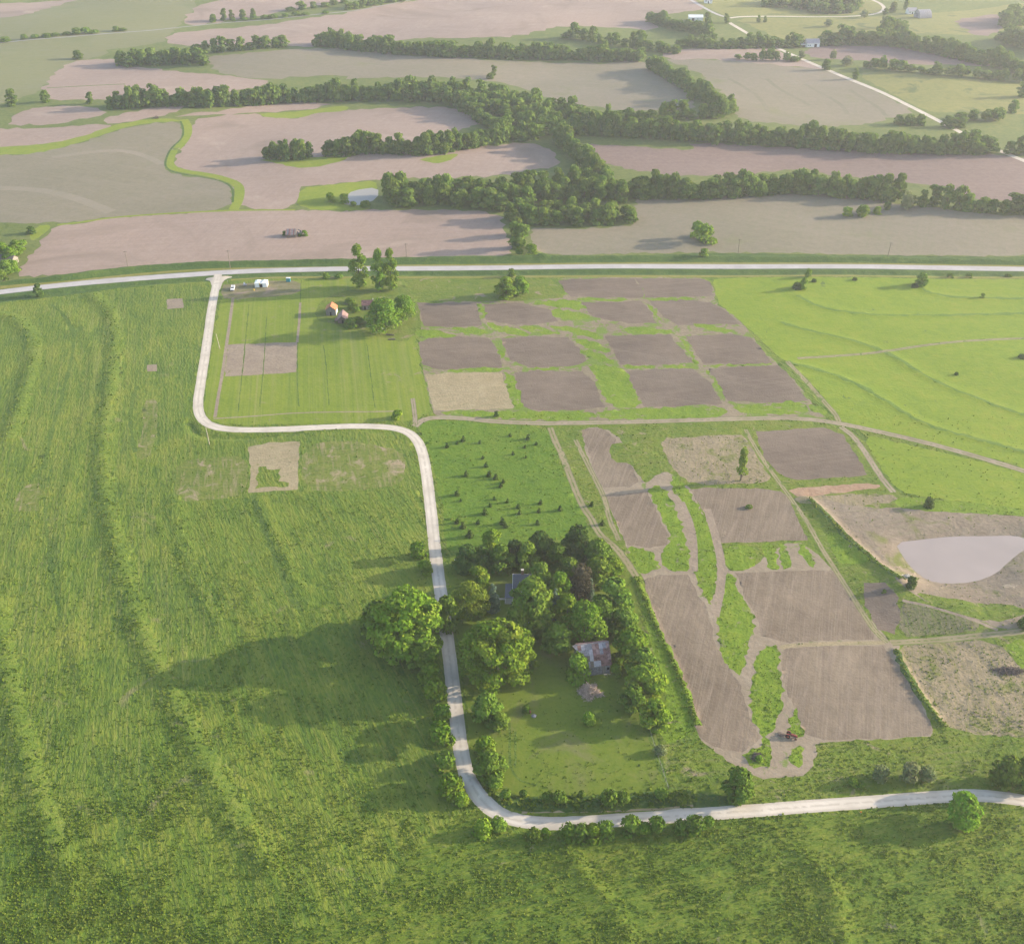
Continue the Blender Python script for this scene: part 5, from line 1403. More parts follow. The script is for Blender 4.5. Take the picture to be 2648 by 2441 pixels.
def gable(name, p, rz, L, W, eave, rid, wall, roof, label, cat, ov=.3, door=None, windows=(), doorm=None, roof2=None):
    """ridge along local X; front wall faces local -Y"""
    r = empty(name, p, rz, label, cat)
    h = W / 2
    extrude('wall', r, wall, [(-h, -.5), (h, -.5), (h, eave), (0, rid - .05), (-h, eave)], -L / 2, L / 2)
    k = (rid - eave) / h
    a = slab('roof_panel', r, roof, (-h - ov, eave - ov * k + .02), (0, rid + .02), -L / 2 - ov, L / 2 + ov)
    slab('roof_panel', r, roof2 or roof, (h + ov, eave - ov * k + .02), (0, rid + .02), -L / 2 - ov, L / 2 + ov)
    part('ridge_cap', r, roof, ((0, 0, rid + .09), (L + 2 * ov, .3, .06)))
    if door:
        face, c, w, ht = door
        if face == 'front': part('door', r, doorm or BLACKM, ((c, -h - .03, ht / 2), (w, .08, ht)))
        else: part('door', r, doorm or BLACKM, (((L / 2 + .03) * (1 if face == 'right' else -1), c, ht / 2), (.08, w, ht)))
    for wd in windows: window(r, *wd)
    return r

# ------------------------------------------------------------------ the old barn
def barn():
    a, b = spot('H', 1085, 1555), spot('H', 1512, 1503)
    d = (b - a); rz = math.atan2(d.y, d.x)
    L, W = 9.6, 9.6
    mid = (a + b) / 2
    back = Vector((-math.sin(rz), math.cos(rz), 0)) * W / 2
    p = mid + back; p.z = gz(p) - .05
    r = empty('barn', p, rz, "weathered grey barn with patchy rust and white metal roof", 'barn')
    h = W / 2
    E, B, R = (h, 4.3), (h * .66, 6.9), (0, 9.0)
    extrude('wall', r, WOOD, [(-h, -.5), (h, -.5), (h, E[1]), (B[0], B[1] - .06), (0, R[1] - .08), (-B[0], B[1] - .06), (-h, E[1])], -L / 2, L / 2)
    # roof sheets one by one; a few are lost and show the dark deck
    rng = random.Random(5)
    cols = 9
    for side in (-1, 1):
        slab('roof_deck', r, WOOD_DARK, (side * (E[0] + .3), E[1] - .45), (side * B[0], B[1] - .02), -L / 2 - .25, L / 2 + .25, .05)
        slab('roof_deck', r, WOOD_DARK, (side * B[0], B[1] - .02), (0, R[1] - .02), -L / 2 - .25, L / 2 + .25, .05)
        for seg, (q0, q1) in enumerate((((E[0] + .35, E[1] - .52), (B[0], B[1])), ((B[0], B[1]), (.0, R[1])))):
            for half in range(2):
                for c in range(cols):
                    t0, t1 = half / 2, half / 2 + .51
                    A = (side * (q0[0] + (q1[0] - q0[0]) * t0), q0[1] + (q1[1] - q0[1]) * t0)
                    Bq = (side * (q0[0] + (q1[0] - q0[0]) * t1), q0[1] + (q1[1] - q0[1]) * t1)
                    x0 = -L / 2 - .3 + c * (L + .6) / cols
                    x1 = x0 + (L + .6) / cols + .03
                    lvl = seg * 2 + half                       # 0 eave .. 3 ridge
                    if side == -1 and (c, lvl) in ((2, 1), (3, 0)): continue
                    white = side == -1 and ((lvl == 3 and c in (1, 2, 3, 6, 7)) or (lvl == 2 and c in (0, 1, 2, 3, 6)) or (lvl == 1 and c in (0, 1, 3)) or (lvl == 0 and c in (0, 1, 2, 4, 5)))
                    m = rng.choice((GALV, GALV, GALV2)) if white else rng.choice((RUST, RUST, RUST2, RUST))
                    o = slab('roof_sheet', r, m, A, Bq, x0, x1, .03)
                    o.location = (rng.uniform(-.02, .02), 0, .055 + .02 * (c % 2) + .012 * lvl + rng.uniform(0, .015))
    # hay hood at the left end, ridge cap
    v = [(-L / 2 - .3, -1.9, 7.78), (-L / 2 - .3, 1.9, 7.78), (-L / 2 - .3, 0, 9.12), (-L / 2 - 1.9, 0, 9.05)]
    mesh_obj('hay_hood', v, [(0, 2, 3), (2, 1, 3), (0, 3, 1), (0, 1, 2)], GALV2, r)
    part('ridge_cap', r, GALV2, ((0, 0, 9.16), (L + .7, .35, .05)))
    # lean-to of dull sheets along the front
    for c in range(8):
        x0 = -L / 2 + .3 + c * 1.12
        part('wall_sheet', r, rng.choice((GALV2, WOOD, GALV2)), ((x0 + .55, -h - .05 - .015 * (c % 2), 1.75 + rng.uniform(-.1, .1)), (1.08, .04, 3.3)))
    part('door_opening', r, BLACKM, ((L / 2 - .7, -h - .09, 2.3), (.8, .06, 1.0)))
    part('loft_opening', r, BLACKM, ((-L / 2 - .03, 0, 6.6), (.06, 1.6, 1.7)))
    part('side_door', r, BLACKM, ((L / 2 + .03, .5, 1.3), (.06, 2.4, 2.6)))
    part('foundation_stones', r, STONE, ((-L / 2 + 1.2, -h - .5, .1), (1.0, .5, .5)), ((L / 2 - 1.0, -h - .45, .05), (2.2, .35, .4)))
barn()

# ------------------------------------------------------------------ farmhouse with porch
def farmhouse():
    p0 = spot('D2', 956, 586)                                # front left corner of the main block
    L, W = 9.0, 8.0
    p = p0 + Vector((L / 2, W / 2, 0)); p.z = gz(p) - .05
    r = empty('farmhouse', p, math.radians(-2), "grey shingled farmhouse with white trim, half hidden behind the tall tree", 'house')
    h, e, rd = W / 2, 3.6, 6.6
    extrude('wall', r, SIDING, [(-h, -.5), (h, -.5), (h, e), (0, rd - .06), (-h, e)], -L / 2, L / 2)
    k = (rd - e) / h
    for s in (-1, 1):
        slab('roof_panel', r, SHINGLE, (s * (h + .4), e - .4 * k + .02), (0, rd + .02), -L / 2 - .35, L / 2 + .35, .10)
        for x in (-L / 2 - .40, L / 2 + .40):
            slab('rake_board', r, WHITE, (s * (h + .42), e - .4 * k - .06), (0, rd - .04), x - .05, x + .05, .22)
        part('gutter', r, WHITE, ((0, s * (h + .48), e - .42 * k), (L + .7, .12, .14)))
    ch = part('chimney', r, BRICKM, ((-1.6, .3, 7.1), (.85, .85, 2.6)))
    part('chimney_cap', ch, CAP, ((-1.6, .3, 8.46), (1.0, 1.0, .16)))
    for x in (-3.3, -.5, 2.8): window(r, x, -h - .04, 1.9, 1.0, 1.5)
    for y in (-1.8, 1.8): window(r, -L / 2 - .04, y, 1.9, 1.0, 1.5, 'side')
    part('front_door', r, WOOD_DARK, ((1.2, -h - .04, 1.1), (1.0, .08, 2.2)))
    # porch roof and posts at the left front
    slab('porch_roof', r, SHINGLE, (-h - 4.3, 2.75), (-h + 2.8, 3.35), -L / 2 - 2.9, -L / 2 + .55 - .6, .12)
    part('porch_floor', r, CAP, ((-L / 2 - 1.45, -h - .75, .1), (2.9, 6.9, .5)))
    for x, y in ((-L / 2 - 2.7, -h - 4.0), (-L / 2 - .3, -h - 4.0), (-L / 2 - 2.7, -h - .8), (-L / 2 - 2.7, -h + 2.4)):
        part('porch_post', r, WHITE, ((x, y, 1.55), (.16, .16, 2.7 + .12 * (y + h + 4) / 3)))
    part('porch_rail', r, WHITE, ((-L / 2 - 2.7, -h - 2.4, 1.1), (.06, 3.0, .08)), ((-L / 2 - 1.5, -h - 4.0, 2.72), (2.6, .1, .16)))
    w0, w1 = spot('D2', 865, 598), spot('D2', 925, 600)
    g = mesh_obj('garden_path', [(*q, gz(q) + .02) for q in ((w0.x, w0.y - .5), (w1.x + .5, w1.y - .5), (w1.x + .5, w1.y + .5), (w0.x, w0.y + .5))], [(0, 1, 2, 3)], CAP)
    g['kind'] = 'structure'
farmhouse()

# ------------------------------------------------------------------ the three old sheds, ruin, tent, toilets
def sheds():
    p = spot('G', 1058, 455) + Vector((0, 2.5, 0)); p.z = gz(p)
    r = gable('old_shed', p, math.radians(90), 5.4, 5.2, 3.3, 5.3, WOOD, ORANGE, "old grey shed with bright orange rusty roof, tallest of the three", 'shed', .35, door=('left', .2, .9, 2.1))
    part('gable_trim', r, WHITE, ((0, -2.66, 1.6), (5.3, .06, 3.0)))
    p = spot('G', 1150, 522) + Vector((0, 3.6, 0)); p.z = gz(p)
    r = gable('old_shed', p, math.radians(93), 7.6, 4.6, 1.9, 4.1, WOOD_DARK, RUST2, "low dark shed with pinkish rust roof, in front of the other two", 'shed', .4, door=('left', -.3, .9, 1.7))
    part('lean_to_roof', r, RUST, ((-1.5, 3.0, 1.55), (3.8, 1.7, .07), Matrix.Rotation(-.45, 3, 'X')))
    part('lean_to_post', r, WOOD_DARK, ((-3.2, 3.6, .55), (.14, .14, 1.3)), ((.2, 3.6, .55), (.14, .14, 1.3)))
    p = spot('G', 1370, 406) + Vector((0, 2.2, 0)); p.z = gz(p)
    r = gable('old_shed', p, math.radians(3), 5.6, 4.2, 2.7, 4.5, WOOD, RUST, "small grey shed with dark red roof beside the leafy tree", 'shed', .3, door=('front', -1.3, .9, 1.9))
    part('flue', r, WHITE, ((2.95, .3, 3.9), (.25, .25, 3.0)))
    # ruin out in the pink field
    p = spot('J', 690, 690) + Vector((0, 2.4, 0)); p.z = gz(p)
    r = empty('ruined_barn', p, math.radians(2), "collapsing dark barn ruin alone in the pink ploughed field", 'barn')
    extrude('wall', r, WOOD_DARK, [(-2.3, -.4), (2.3, -.4), (2.3, 2.6), (1.4, 4.0), (-2.3, 1.9)], -3.6, 2.2)
    rng = random.Random(2)
    for i in range(7):
        o = slab('roof_sheet', r, (RUST2, GALV2, RUST, RUST2, GALV2, RUST, WOOD)[i], (-2.7 + rng.uniform(-.2, .2), 1.72), (1.45, 4.05), -3.8 + i * .88, -3.8 + i * .88 + .86, .06)
        o.location.z = .03 + .03 * (i % 2)
    slab('roof_panel', r, GALV2, (2.6, 2.3), (1.4, 4.1), -3.8, 2.3, .06)
    # leaning panel wall with a hole at the right
    v, f = [], []
    M = Matrix.Rotation(.18, 3, 'X')
    for c, s in (((3.1, .3, 1.5), (.9, .12, 3.0)), ((5.0, .3, 1.9), (1.1, .12, 3.8)), ((4.0, .3, 3.75), (1.0, .12, .6)), ((3.95, .3, 1.2), (.9, .12, 2.4))): box(v, f, c, s, M)
    mesh_obj('leaning_wall', v, f, GALV2, r)
    part('door_opening', r, BLACKM, ((2.24, -1.2, .9), (.06, 1.2, 1.9)))
    put(BUSH, 'J', 470, 610, "dark bush against the left end of the barn ruin", 3.2, 3.4)
    put(BUSHB, 'J', 1100, 620, "green bush at the right end of the barn ruin", 3.2, 4.2)
    put(BUSHD, 'J', 960, 640, "dark weed bush under the leaning wall of the barn ruin", 2, 3)
    # white tent
    p = spot('G', 450, 212) + Vector((0, 2.2, 0)); p.z = gz(p)
    r = empty('tent', p, math.radians(2), "white canvas frame tent with a dark doorway near the road junction", 'tent')
    part('wall', r, CANVAS, ((-2.05, -2.15, 1.15), (2.5, .05, 2.3)), ((2.05, -2.15, 1.15), (2.5, .05, 2.3)), ((0, -2.15, 2.1), (1.6, .05, .4)), ((-3.28, 0, 1.15), (.05, 4.3, 2.3)), ((3.28, 0, 1.15), (.05, 4.3, 2.3)), ((0, 2.15, 1.15), (6.6, .05, 2.3)))
    for k, s in enumerate((-1, 1)):
        v = [(s * .05, -2.4, 2.35), (s * 3.5, -2.4, 2.3), (s * 3.5, 2.4, 2.3), (s * .05, 2.4, 2.35), (s * 1.75, 0, 3.7)]
        mesh_obj('canopy', v, [(0, 1, 4), (1, 2, 4), (2, 3, 4), (3, 0, 4), (0, 3, 2, 1)], CANVAS, r)
    part('door_flap', r, YELL, ((-.55, -2.22, 2.2), (.55, .04, 1.1), Matrix.Rotation(-.2, 3, 'Y')))
    part('doorway', r, BLACKM, ((0.1, -2.08, .95), (1.5, .04, 1.9)))
    for x in (-3.3, -.9, .9, 3.3): part('tent_pole', r, STEEL, ((x, -2.25, 1.15), (.07, .07, 2.3)))
    # toilets
    p = spot('G', 687, 166) + Vector((0, .6, 0)); p.z = gz(p)
    r = empty('portable_toilet', p, 0, "teal portable toilet cabin with white roof on the mown lot", 'toilet')
    part('cabin', r, TEAL, ((0, 0, 1.05), (2.2, 1.15, 2.1)), bevel=.05)
    part('roof', r, WHITE, ((0, 0, 2.2), (2.35, 1.3, .2)), ((0, 0, 2.34), (1.9, .9, .1)))
    for s in (-1, 1):
        d = part('door', r, TEAL, ((s * .53, -.60, 1.05), (.85, .06, 1.85)))
        part('handle', d, WHITE, ((s * .53 + .3, -.65, 1.05), (.08, .04, .2)))
sheds()

# ------------------------------------------------------------------ vehicles and loose things
def wheel(root, x, y, r, w, rimm=STEEL):
    t = lathe('wheel', root, TYRE, [(r * .8, -w / 2), (r, -w / 2 + .04), (r, w / 2 - .04), (r * .8, w / 2)], 16, 'Y', (x, y, r))
    lathe('rim', t, rimm, [(r * .55, -w / 2 - .02), (r * .6, -w / 2), (r * .6, w / 2), (r * .55, w / 2 + .02)], 12, 'Y', (x, y, r))
def truck():
    p = spot('G', 203, 240) + Vector((0, 1.6, 0)); p.z = gz(p)
    r = empty('pickup_truck', p, math.radians(-84), "white pickup truck parked beside the gravel road, facing the camera", 'truck')
    prof = [(-2.7, .5), (2.65, .45), (2.72, .95), (1.3, 1.08), (.62, 1.12), (-2.7, 1.10)]
    v = [(a, y, z) for y in (-.95, .95) for a, z in prof]; n = len(prof)
    f = [tuple(range(n)), tuple(range(n, 2 * n))[::-1]] + [(i, n + i, n + (i + 1) % n, (i + 1) % n) for i in range(n)]
    o = mesh_obj('body', v, f, WHITE, r)
    bm = bmesh.new(); bm.from_mesh(o.data); bmesh.ops.recalc_face_normals(bm, faces=bm.faces[:]); bmesh.ops.bevel(bm, geom=bm.edges[:], offset=.05, segments=2, affect='EDGES'); bm.to_mesh(o.data); bm.free()
    v = [(1.15, -.86, 1.1), (-.95, -.86, 1.1), (-.95, .86, 1.1), (1.15, .86, 1.1), (.45, -.72, 1.78), (-.8, -.72, 1.78), (-.8, .72, 1.78), (.45, .72, 1.78)]
    mesh_obj('cab', v, [(0, 4, 5, 1), (3, 2, 6, 7), (0, 3, 7, 4), (1, 5, 6, 2), (4, 7, 6, 5)], WHITE, r)
    mesh_obj('windscreen', [(1.12, -.72, 1.18), (1.12, .72, 1.18), (.53, .64, 1.72), (.53, -.64, 1.72)], [(0, 1, 2, 3)], GLASS, r)
    for s in (-1, 1):
        mesh_obj('side_window', [(.8, s * .855, 1.2), (-.75, s * .855, 1.2), (-.68, s * .755, 1.68), (.42, s * .755, 1.68)], [(0, 1, 2, 3)], GLASS, r)
        part('headlight', r, GALV, ((2.69, s * .7, .85), (.08, .32, .18)))
        part('mirror', r, WHITE, ((.85, s * 1.08, 1.25), (.12, .22, .2)))
        part('bed_side', r, WHITE, ((-1.85, s * .88, 1.3), (1.7, .1, .42)))
    part('tailgate', r, WHITE, ((-2.66, 0, 1.3), (.1, 1.7, .42)))
    part('bed_floor', r, BLACKM, ((-1.85, 0, 1.13), (1.6, 1.6, .03)))
    part('grille', r, BLACKM, ((2.71, 0, .82), (.06, 1.0, .25)))
    part('bumper', r, STEEL, ((2.76, 0, .52), (.16, 1.9, .22)))
    for x in (-1.75, 1.75):
        for s in (-1, 1): wheel(r, x, s * .84, .40, .26)
truck()
def cart():
    p = spot('G', 314, 200); p.z = gz(p)
    r = empty('utility_cart', p, math.radians(8), "small pale grey cart between the white truck and the white tent", 'cart')
    part('tray', r, GALV, ((0, 0, .75), (2.0, 1.2, .5)))
    part('tongue', r, STEEL, ((-1.5, 0, .55), (1.1, .08, .08)))
    part('sign_board', r, WHITE, ((-.3, .5, 1.5), (.8, .05, .9)))
    for s in (-1, 1): wheel(r, 0, s * .7, .33, .18)
    p = spot('G', 392, 237); p.z = gz(p)
    r = empty('bucket', p, 0, "small yellow bucket on the grass in front of the white tent", 'bucket')
    lathe('body', r, YELL, [(.28, 0), (.36, .6), (.33, .6), (.26, .1)], 12)
    part('handle', r, STEEL, ((0, 0, .72), (.7, .03, .03)))
    for x, y, t in ((163, 190, "right pale marker post at the road corner"), (125, 192, "left pale marker post at the road corner")):
        q = spot('G', x - 0, y - 20)
        r = empty('marker_post', q, 0, t, 'post')
        part('post', r, PALEPOLE, ((0, 0, .6), (.14, .14, 1.3)))
        part('reflector', r, WHITE, ((0, -.08, 1.05), (.2, .04, .3)))
cart()
def tractor():
    p = spot('T', 965, 440); p.z = gz(p)
    r = empty('tractor', p, math.radians(-24), "small old red tractor parked on the dirt path between the plots", 'tractor')
    prof = [(-.2, .75), (1.85, .75), (1.9, 1.0), (1.85, 1.35), (.3, 1.45), (-.2, 1.35)]
    v = [(a, y, z) for y in (-.3, .3) for a, z in prof]; n = len(prof)
    f = [tuple(range(n)), tuple(range(n, 2 * n))[::-1]] + [(i, n + i, n + (i + 1) % n, (i + 1) % n) for i in range(n)]
    o = mesh_obj('hood', v, f, REDP, r)
    bm = bmesh.new(); bm.from_mesh(o.data); bmesh.ops.recalc_face_normals(bm, faces=bm.faces[:]); bmesh.ops.bevel(bm, geom=bm.edges[:], offset=.06, segments=2, affect='EDGES'); bm.to_mesh(o.data); bm.free()
    part('grille', r, BLACKM, ((1.93, 0, 1.05), (.05, .45, .4)))
    part('chassis', r, STEEL, ((.3, 0, .62), (2.9, .34, .26)))
    part('rear_axle', r, REDP, ((-.75, 0, .75), (.35, 1.3, .3)))
    part('front_axle', r, STEEL, ((1.6, 0, .42), (.12, 1.2, .12)))
    for s in (-1, 1):
        wheel(r, -.75, s * .78, .72, .36, REDP)
        wheel(r, 1.6, s * .62, .38, .18, REDP)
        part('mudguard', r, REDP, ((-.75, s * .72, 1.52), (.95, .34, .05)), ((-1.25, s * .72, 1.32), (.05, .34, .4)))
    part('seat', r, BLACKM, ((-.75, 0, 1.25), (.45, .45, .1)), ((-.98, 0, 1.48), (.08, .45, .4)))
    lathe('steering_wheel', r, BLACKM, [(.18, 1.62), (.24, 1.63), (.24, 1.67), (.18, 1.66)], 14, 'Z', (-.25, 0, 0))
    lathe('exhaust', r, STEEL, [(.05, 1.4), (.05, 2.05), (.04, 2.05)], 8, 'Z', (1.1, .12, 0))
    p = spot('T', 795, 400); p.z = gz(p)
    r = empty('harrow', p, math.radians(-20), "dark rusty harrow lying on the dirt path left of the red tractor", 'harrow')
    part('frame', r, RUST, ((0, .55, .42), (1.7, .1, .1)), ((0, -.55, .42), (1.7, .1, .1)), ((0, 0, .5), (.1, 1.3, .1)), ((.8, 0, .45), (1.2, .08, .08)))
    for i in range(6):
        for y in (-.55, .55): lathe('disc', r, STEEL, [(.02, -.03), (.26, 0), (.26, .015), (.02, -.01)], 12, 'X', (-.75 + i * .3, y, .26))
tractor()

def pole(sheet, x, y, h, label, cross=True, lean=(0, 0), mat=None, lamp=False):
    p = spot(sheet, x, y)
    r = empty('utility_pole' if not lamp else 'yard_light', p, 0, label, 'utility pole' if not lamp else 'yard light', 'utility poles along the roads' if not lamp else None)
    v, f = tube([(0, 0, -.6), (0, 0, h * .5), (0, 0, h)], [.19, .165, .13], 8)
    mesh_obj('post', v, f, mat or POLE, r)
    r.rotation_euler = (lean[0], lean[1], 0)
    if cross:
        part('crossarm', r, POLE, ((0, -.17, h - .5), (2.3, .12, .14)))
        for xx in (-1.0, -.4, .4, 1.0): lathe('insulator', r, GREYST, [(.05, 0), (.06, .08), (.03, .18)], 6, 'Z', (xx, -.17, h - .43))
    else:
        lathe('insulator', r, GREYST, [(.05, 0), (.06, .08), (.03, .18)], 6, 'Z', (0, 0, h))
    if lamp:
        part('arm', r, STEEL, ((-.45, 0, h - .25), (.9, .06, .06)))
        lathe('lamp_head', r, WHITE, [(.10, .12), (.30, 0), (.26, -.16), (.1, -.2)], 12, 'Z', (-.9, 0, h - .3))
pole('B1', 1327, 702, 11, "tall utility pole behind the highway, opposite the road junction")
pole('B1', 738, 697, 10, "utility pole behind the highway at the left, by the pink field")
pole('B2', 337, 648, 8.5, "utility pole behind the highway right of the cottonwoods")
pole('B3', 358, 612, 8.5, "utility pole at the pale crop field's edge right of the spiky bush")
pole('B3', 1219, 636, 9, "leaning utility pole behind the highway at the right", lean=(0, .05))
pole('C1', 1266, 405, 8, "pale leaning pole on the inner side of the gravel road", False, (0, -.09), PALEPOLE)
pole('C1', 1207, 957, 8.5, "pale pole in the field corner outside the gravel road bend", False, (0, -.04), PALEPOLE)
pole('D2', 1053, 835, 8, "tall yard light on a pole between the house and the barn", False, (0, 0), PALEPOLE, True)

def blob(name, parent, mat, c, s, seed=0, n=3):
    bm = bmesh.new()
    bmesh.ops.create_icosphere(bm, subdivisions=n, radius=1)
    rng = random.Random(seed)
    ph = [rng.uniform(0, 6) for _ in range(6)]
    for v in bm.verts:
        d = v.co
        k = 1 + .16 * math.sin(3 * d.x + ph[0]) + .14 * math.sin(4 * d.y + ph[1]) + .1 * math.sin(6 * d.z + ph[2]) + rng.uniform(-.06, .06)
        v.co = Vector((d.x * s[0] * k, d.y * s[1] * k, d.z * s[2] * k)) + Vector(c)
    me = bpy.data.meshes.new(name); bm.to_mesh(me); bm.free(); me.materials.append(mat)
    o = bpy.data.objects.new(name, me); COL.objects.link(o)
    if parent: o.parent = parent
    return o
def stones():
    p = spot('D3', 1338, 492)
    r = empty('stone_heap', p, math.radians(-25), "pale heap of limestone rubble at the pond's lower left shore", 'stone heap')
    blob('mound', r, STONE, (0, 0, .1), (2.7, 1.2, .9), 3)
    rng = random.Random(4)
    for i in range(26):
        a = rng.uniform(0, 6.28); q = rng.uniform(.2, 1.05)
        blob('stone', r, STONE if i % 4 else GREYST, (2.7 * q * math.cos(a), 1.25 * q * math.sin(a), .85 * max(0, 1 - q * q) ** .5 + .15), [rng.uniform(.18, .42) for _ in range(3)], 10 + i, 1)
    p = spot('D2', 1070, 1274)
    o = blob('rock', None, GREYST, (0, 0, 0), (.95, .6, .5), 8, 2); o.location = p + Vector((0, 0, .15)); tag(o, "flat grey rock on the lawn beside the red barrel", 'rock')
    p = spot('D2', 1048, 1254)
    r = empty('barrel', p, 0, "small red barrel on the lawn above the grey rock", 'barrel')
    lathe('drum', r, REDP, [(.28, 0), (.30, .04), (.30, .3), (.32, .33), (.30, .36), (.30, .6), (.32, .63), (.30, .66), (.30, .9), (.28, .92)], 14)
    part('lid', r, RUST, ((0, 0, .94), (.36, .36, .03)))
    p = spot('E3', 1062, 588)
    r = empty('road_marker', p, 0, "little orange marker below the lower road near the right bend", 'marker')
    part('stake', r, PALEPOLE, ((0, 0, .5), (.08, .08, 1.2)))
    part('plate', r, ORNG, ((0, -.06, 1.0), (.5, .04, .55)))
    p = spot('D2', 617, 392)
    r = empty('mailbox', p, 0, "small white mailbox on a post beside the road at the grove", 'mailbox')
    part('post', r, POLE, ((0, 0, .5), (.12, .12, 1.2)))
    part('box', r, WHITE, ((0, 0, 1.3), (.42, .75, .5)), bevel=.08)
stones()

def sticks(name, sheet, x, y, rad, ht, n, mat, label, cat='brush pile', st=(1, 1)):
    p = spot(sheet, x, y)
    rng = random.Random(n + int(x))
    v, f = [], []
    for i in range(n):
        q = rng.random() ** .5 * rad; a = rng.uniform(0, 6.28)
        k = .7 + .5 * math.sin(2 * a + n) * math.sin(3 * a)
        c = Vector((q * math.cos(a) * st[0] * k, q * math.sin(a) * st[1] * k, ht * (1 - (q / rad) ** 1.3) * rng.uniform(.1, 1.1)))
        d = Vector((rng.gauss(0, 1), rng.gauss(0, 1), rng.gauss(.1, .45))).normalized() * rng.uniform(.5, 1.5)
        e = c + d; e.z = max(e.z, .03); b = c - d; b.z = max(b.z, .0)
        tube([b, (b + e) / 2 + Vector((0, 0, .1)), e], [.09, .075, .03], 4, v, f)
    o = mesh_obj(name, v, f, mat); o.location = p
    return tag(o, label, cat)
sticks('brush_pile', 'D2', 1385, 1130, 4.2, 2.4, 420, STICK, "tan heap of dead branches on the lawn below the barn")
sticks('brush_pile', 'T', 390, 780, 1.5, .9, 130, STICKD, "dark brush pile on the grass island left of the dirt loop")
sticks('brush_pile', 'D3', 1930, 1018, 4.5, .8, 260, STICKD, "long dark brush pile at the right edge by the straw patch", st=(1.3, .45))
sticks('brush_pile', 'A1', 900, 682, 3.0, 2.0, 80, STICKD, "dark scrub heap in the grass band at the upper left")
def logs():
    for i, (x, y, l, a, t) in enumerate(((1400, 850, 4.2, -.25, "upper dark fallen log under the large airy tree"), (1425, 930, 3.6, .05, "lower dark fallen log in front of the other log"))):
        p = spot('L', x, y)
        r = empty('fallen_log', p, a, t, 'log')
        v, f = tube([(-l / 2, 0, .3), (0, .1, .34), (l / 2, 0, .3)], [.34, .3, .24], 9)
        mesh_obj('log', v, f, STICKD, r)
        v, f = tube([(.4, 0, .4), (.9, .5, .9), (1.2, .9, 1.1)], [.12, .09, .04], 6)
        mesh_obj('stub_branch', v, f, STICKD, r)
    p = spot('L', 1258, 745)
    r = empty('water_tank', p, .3, "pale tank lying in the shade under the large airy tree", 'tank')
    lathe('tank', r, WHITE, [(.25, -1.0), (.45, -.85), (.45, .85), (.25, 1.0)], 14, 'X', (0, 0, .5))
    part('cradle', r, STEEL, ((-.5, 0, .1), (.15, .7, .25)), ((.5, 0, .1), (.15, .7, .25)))
logs()

def fence():
    c = resample(parse("E2 1690,20 1730,90 1762,190 1785,260 1815,350 1845,445"), 3.4, False)
    p = Vector((c[0][0], c[0][1], gz(c[0])))
    r = empty('fence', p, 0, "overgrown wire fence along the right side of the lawn", 'fence')
    pts = [Vector((q[0], q[1], gz(q))) - p for q in c]
    for q in pts: part('fence_post', r, POLE, ((q.x, q.y, q.z + .55), (.13, .13, 1.5)))
    for z in (.4, .75, 1.1):
        v, f = tube([q + Vector((0, 0, z)) for q in pts], [.012] * len(pts), 4)
        mesh_obj('wire', v, f, STEEL, r)
fence()

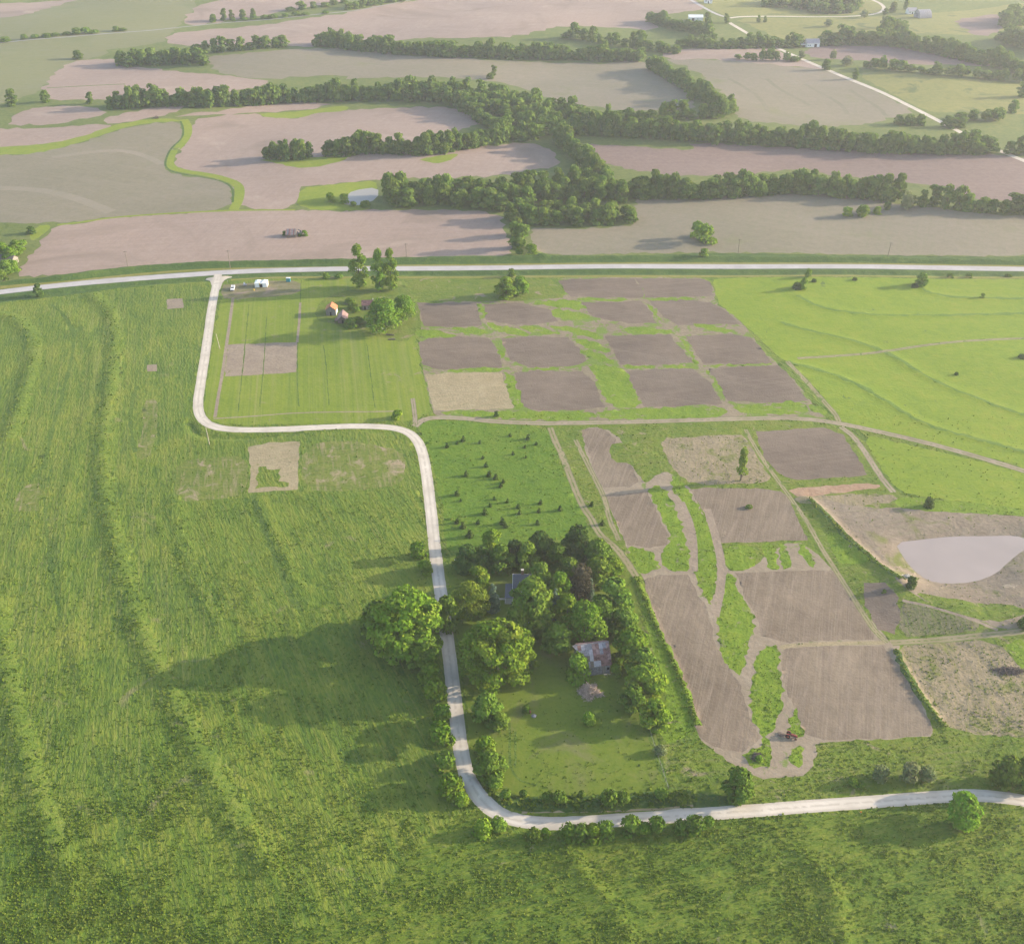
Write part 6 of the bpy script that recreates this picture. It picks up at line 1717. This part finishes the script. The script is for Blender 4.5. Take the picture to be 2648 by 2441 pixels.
# ------------------------------------------------------------------ far farm buildings
def far_buildings():
    def g(sheet, x, y, *a, dy=3.0, **k):
        p = spot(sheet, x, y) + Vector((0, dy, 0)); p.z = gz(p)
        return gable(a[0], p, *a[1:], **k)
    r = g('A3', 787, 274, 'far_barn', math.radians(4), 13, 9, 4.2, 7.2, WHITE, GALV, "white barn with pale roof beside the far country road", 'barn', .4, door=('front', 2.5, 2.6, 3.2), windows=((-3, -4.54, 2, 1.1, 1.2), (-5, -4.54, 2, 1.1, 1.2)), dy=4.5)
    part('lean_to', r, WHITE, ((-9.4, -.5, 1.5), (5.4, 6, 3.0)))
    part('lean_to_roof', r, GALV, ((-9.4, -.5, 3.1), (5.8, 6.6, .15)))
    part('lean_to_opening', r, BLACKM, ((-9.2, -3.54, 1.1), (3.6, .06, 2.2)))
    g('A3', 115, 124, 'farm_shed', math.radians(-2), 15, 9, 3.6, 5.6, WHITE, WHITE, "long white farm shed at the top left of the far road fork", 'shed', .4, door=('front', -3, 3, 2.8), windows=((2, -4.54, 2, 1.2, 1),), dy=4.5)
    g('A3', 1360, 84, 'far_house', math.radians(5), 10, 8, 3.5, 6.2, WHITE, GALV, "pale roofed house beside the domed far shed", 'house', .4, door=('front', 0, 1, 2.1), windows=((-3, -4.04, 2, 1, 1.3), (3, -4.04, 2, 1, 1.3)), dy=4)
    g('A3', 188, 22, 'far_house', math.radians(-5), 9, 8, 4.2, 7.2, WHITE, SHINGLE, "white house with grey roof at the top edge among trees", 'house', .4, door=('front', 0, 1, 2.1), windows=((-2.8, -4.04, 2.6, 1, 1.3), (2.8, -4.04, 2.6, 1, 1.3)), dy=4)
    p = spot('A3', 1432, 108) + Vector((0, 7, 0)); p.z = gz(p)
    r = empty('domed_shed', p, math.radians(12), "grey domed metal shed far off at the upper right", 'shed')
    prof = [(7 * math.cos(t), 8.2 * math.sin(t)) for t in np.linspace(0, math.pi, 15)]
    prof = [(a, z) for a, z in prof]
    extrude('shell', r, GALV, [(7, -.4)] + prof + [(-7, -.4)], -7, 7)
    for x in (-7.04, 7.04): part('door', r, GALV2, ((x, 0, 2.4), (.1, 5, 4.8)))
    for x in (-4.6, -2.3, 0, 2.3, 4.6): extrude('rib', r, GALV2, [(7.06, -.3)] + [(a * 1.012, z * 1.012) for a, z in prof] + [(-7.06, -.3)], x - .12, x + .12)
    r = g('B1', 28, 690, 'farmhouse', math.radians(-8), 10, 7.5, 3, 5.4, WOOD, WOOD_DARK, "brown roofed farmhouse among trees at the left edge", 'house', .4, door=('front', 1.5, 1, 2.1), windows=((-2.5, -3.79, 1.8, 1.1, 1.2), (3.6, -3.79, 1.8, 1.1, 1.2)), dy=4)
far_buildings()
